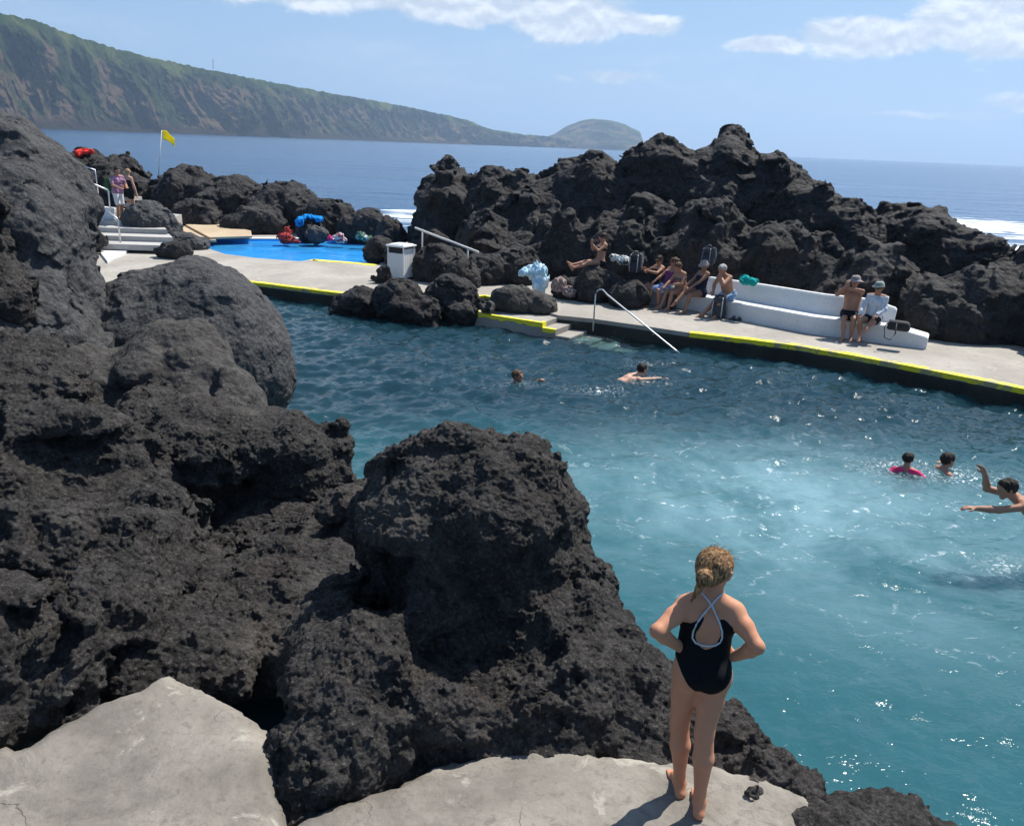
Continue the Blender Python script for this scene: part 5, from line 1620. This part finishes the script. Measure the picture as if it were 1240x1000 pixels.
# ---------------------------------------------------------------- the girl on the ledge
def girl():
    Y0 = 3.58
    g0 = G(838, 968, 1.1)
    root = empty('person', g0)
    tag(root, 'girl in black swimsuit with crossed straps standing barefoot with hands on hips', 'person')
    q = lambda px, py, Y: np.array(V(px, py, Y) - g0)
    B = Body()
    hipL, hipR = q(834, 812, 3.60), q(865, 815, 3.58)
    kL, kR = q(823, 874, 3.66), q(853, 886, 3.52)
    aL, aR = q(823, 947, 3.66), q(847, 971, 3.50)
    wst, chs, nck = q(853, 776, 3.62), q(858, 748, 3.62), q(863, 722, 3.60)
    sL, sR = q(831, 732, 3.61), q(890, 740, 3.58)
    eL, eR = q(796, 764, 3.46), q(917, 783, 3.43)
    wL, wR = q(822, 783, 3.60), q(889, 795, 3.56)
    hd = q(866, 690, 3.62)
    ax = nrm(sR - sL); hx = nrm(hipR - hipL)
    f = np.array((0, 1, 0))
    pel = (hipL + hipR) / 2
    for h, sg in ((hipL, -1), (hipR, 1)):
        B.add(h + np.array((0, 0, .03)), wst + ax * sg * .040, .080, .074, .05, 'torso')
        B.add(h - f * .045 - np.array((0, 0, .0)), h - f * .05 + np.array((0, 0, .015)), .071, .072, .035, 'torso')
        B.add(wst + ax * sg * .040, chs + ax * sg * .050, .074, .080, .045, 'torso')
        B.add(chs + ax * sg * .052, chs + ax * sg * .058 + np.array((0, 0, .075)), .080, .056, .04, 'torso')
    for S0, sg in ((sL, -1), (sR, 1)):
        B.add(S0, nck + ax * sg * .02 - np.array((0, 0, .015)), .043, .040, .04, 'torso')
        B.add(S0 - ax * sg * .02 - f * .035 - np.array((0, 0, .05)), chs + ax * sg * .055 - f * .045, .035, .035, .04, 'torso')
    B.add(nck - np.array((0, 0, .02)), hd - np.array((-.005, .01, .075)), .046, .043, .03, 'neck')
    face = nrm((.62, .75, -.22)); hu = nrm(np.array((.03, .05, 1)) - face * (np.array((.03, .05, 1)) @ face)); hl = np.cross(face, hu)
    B.add(hd + hu * .02 - face * .02, hd + hu * .02 + face * .015, .084, .078, .04, 'head')
    B.add(hd + face * .02, hd - hu * .075 + face * .05, .062, .032, .03, 'head')
    B.add(hd + face * .078 + hu * .005, hd + face * .098 - hu * .02, .009, .012, .012, 'head')
    B.add(hd + face * .073 - hu * .048 - hl * .014, hd + face * .073 - hu * .048 + hl * .014, .009, .009, .008, 'head')
    for sg in (-1, 1):
        B.add(hd + hl * sg * .078 - hu * .018 - face * .012, hd + hl * sg * .086 + hu * .016 - face * .02, .010, .013, .01, 'head')
    for S0, E, W, sg in ((sL, eL, wL, -1), (sR, eR, wR, 1)):
        B.add(S0, S0 + (E - S0) * .45, .047, .043, .03, 'arm'); B.add(S0 + (E - S0) * .45, E, .043, .034, .02, 'arm')
        B.add(E, E + (W - E) * .3, .035, .036, .015, 'arm'); B.add(E + (W - E) * .3, W, .036, .025, .015, 'arm')
        add_hand(B, W, nrm(np.array((-sg * .55, .8, .12))), np.array((-sg * .8, -.5, 0)), sg, .86, .30, 1.05)
    for h, k_, a, sg in ((hipL, kL, aL, -1), (hipR, kR, aR, 1)):
        m = h + (k_ - h) * .45
        B.add(h - np.array((0, .01, .02)), m, .082, .068, .03, 'leg'); B.add(m, k_, .068, .049, .02, 'leg')
        c = k_ + (a - k_) * .34 - f * .014
        B.add(k_, c, .048, .052, .02, 'leg'); B.add(c, a + (k_ - a) * .15, .052, .031, .02, 'leg'); B.add(a + (k_ - a) * .15, a, .031, .03, .015, 'leg')
        add_foot(B, a, (.12 * sg + .05, 1, 0), .90)
    B.mesh('body', .0062, SK['girl'], root)
    # swimsuit: low back with a teardrop opening, rounded seat
    xs = lambda z: np.interp(z, [pel[2], wst[2], nck[2]], [pel[0], wst[0], nck[0]])
    zc, zs = q(845, 836, 3.52)[2], q(817, 796, 3.58)[2]
    zt = q(827, 752, 3.55)[2]
    hc = q(858, 768, 3.53)
    apex = q(862, 737, 3.53)[2]

    def clip(x, y, z):
        X = x - xs(z)
        back = y - wst[1]
        bot = (zc + (np.abs(X) / .142) ** 2.0 * (zs - zc) + np.where(back > .02, .02, 0)) - z
        topz = zt + np.where(back > .0, .07, 0) + .03 * np.exp(-((np.abs(X) - .05) / .035) ** 2)
        top = z - topz
        t = np.clip((z - hc[2]) / (apex - hc[2]), -1, 1)
        wid = .058 * np.sqrt(np.clip(1 - np.minimum(t, 0) ** 2 / .36, 0, 1)) * np.clip(1 - np.maximum(t, 0) ** 1.3 * .95, .02, 1)
        hole = np.where(back < 0, wid - np.abs(x - hc[0] - (z - hc[2]) * .06), -1)
        hole = np.where(t <= -.6, -1, hole)
        return np.maximum(np.maximum(bot, top), hole)
    o = B.mesh('swimsuit', .0062, simple('black_swim_fabric', (.004, .0048, .007), .75, .2, 30, spec=.12), root, ('torso', 'leg'), .005, clip)
    # crossed straps with pale piping
    pale = simple('pale_strap_piping', (.42, .5, .54), .6, .1, 30)

    def strap(pts):
        bm = bmesh.new()
        out = []
        for px, py in pts:
            c = q(px, py, 3.40)
            p = B.surf(c, nrm((c + np.array(g0) - np.array((0, 0, CAMZ)))), ('torso', 'neck'))
            out.append(Vector(p) - Vector((0, .0065, -.003)))
        fine = []
        for a, b in zip(out, out[1:]): fine += [a.lerp(b, t / 4) for t in range(4)]
        add_tube(bm, fine + [out[-1]], .0048, 8)
        bm_obj('strap', bm, pale, root, True)
    strap([(838, 772), (839, 764), (843, 755), (850, 745), (856, 738), (861, 732), (868, 724), (875, 718), (880, 715)])
    strap([(874, 772), (874, 764), (871, 754), (867, 745), (864, 738), (861, 732), (855, 724), (850, 718), (846, 713)])
    strap([(838, 772), (842, 778), (850, 781), (858, 782), (866, 781), (872, 777), (874, 772)])
    # hair gathered low at the nape
    bn_ = q(853, 699, 3.515)
    pr = [(hd + hu * .026 - face * .028, hd + hu * .03 + face * .004, .0895, .083, .04, 'h'), (hd - face * .07 - hu * .015, bn_, .060, .040, .02, 'h'), (bn_ - hu * .004, bn_ + hu * .012 - face * .004, .035, .031, .012, 'h'), (bn_, q(846, 713, 3.52), .026, .018, .02, 'h'), (q(846, 713, 3.52), q(837, 728, 3.54), .017, .006, .015, 'h')]
    c0 = hd + face * .04 + hu * .03; n0 = nrm(face * .85 - hu * .5)
    B.mesh('hair', .005, HR['girl'], root, prims=pr, clip=lambda x, y, z: (x - c0[0]) * n0[0] + (y - c0[1]) * n0[1] + (z - c0[2]) * n0[2], rough=(.025, .003, 'billow', (1.4, 1.4, .6)))
    rs = random.Random(11)
    bm = bmesh.new()
    for _ in range(480):                                    # loose locks lying over the head and blown flyaways
        a = rs.uniform(-2.6, 2.6); b = rs.uniform(.1, 1.25)
        d0 = nrm(hu * math.cos(b) - face * math.sin(b) * math.cos(a) + hl * math.sin(b) * math.sin(a))
        p = hd + hu * .026 - face * .02 + d0 * .0925
        tgt = bn_ + np.array((rs.uniform(-.02, .02), rs.uniform(-.02, .02), rs.uniform(-.01, .03)))
        pts = []
        lift = rs.choice((.001, .002, .003, .007)) * rs.random() + .001
        fly = rs.random() < .07
        for t in np.linspace(0, rs.uniform(.4, .95), 7):
            c = p + (tgt - p) * t
            dd = nrm(c - (hd + hu * .02 - face * .02)); 
            base = max(np.linalg.norm(c - (hd + hu * .02 - face * .02)), .094 - .02 * t)
            w = (hd + hu * .02 - face * .02) + dd * (base + lift * math.sin(math.pi * t))
            if fly: w = p + (d0 * .25 + np.array((.9, .1, -.15)) * .8) * .04 * t + np.array((0, 0, math.sin(t * 3) * .012))
            pts.append(w)
        add_tube(bm, pts, [.0009 if fly else .0017] * 6 + [.0007], 4, False)
    bm_obj('hair_lock', bm, HR['girl'], root, True)['kind'] = 'stuff'


girl()


# ---------------------------------------------------------------- sea air
def air():
    bm = bmesh.new()
    add_box(bm, (0, 3500, 180), (14000, 12400, 368))
    m = bpy.data.materials.new('haze')
    m.use_nodes = True
    t = NT(m.node_tree)
    out = t.n('ShaderNodeOutputMaterial')
    v = t.n('ShaderNodeVolumePrincipled', {'Color': (.52, .72, 1.0), 'Density': HAZE, 'Anisotropy': .3})
    t.t.links.new(v.outputs[0], out.inputs['Volume'])
    tag(bm_obj('haze', bm, m), kind='stuff')


HAZE = .00017
air()
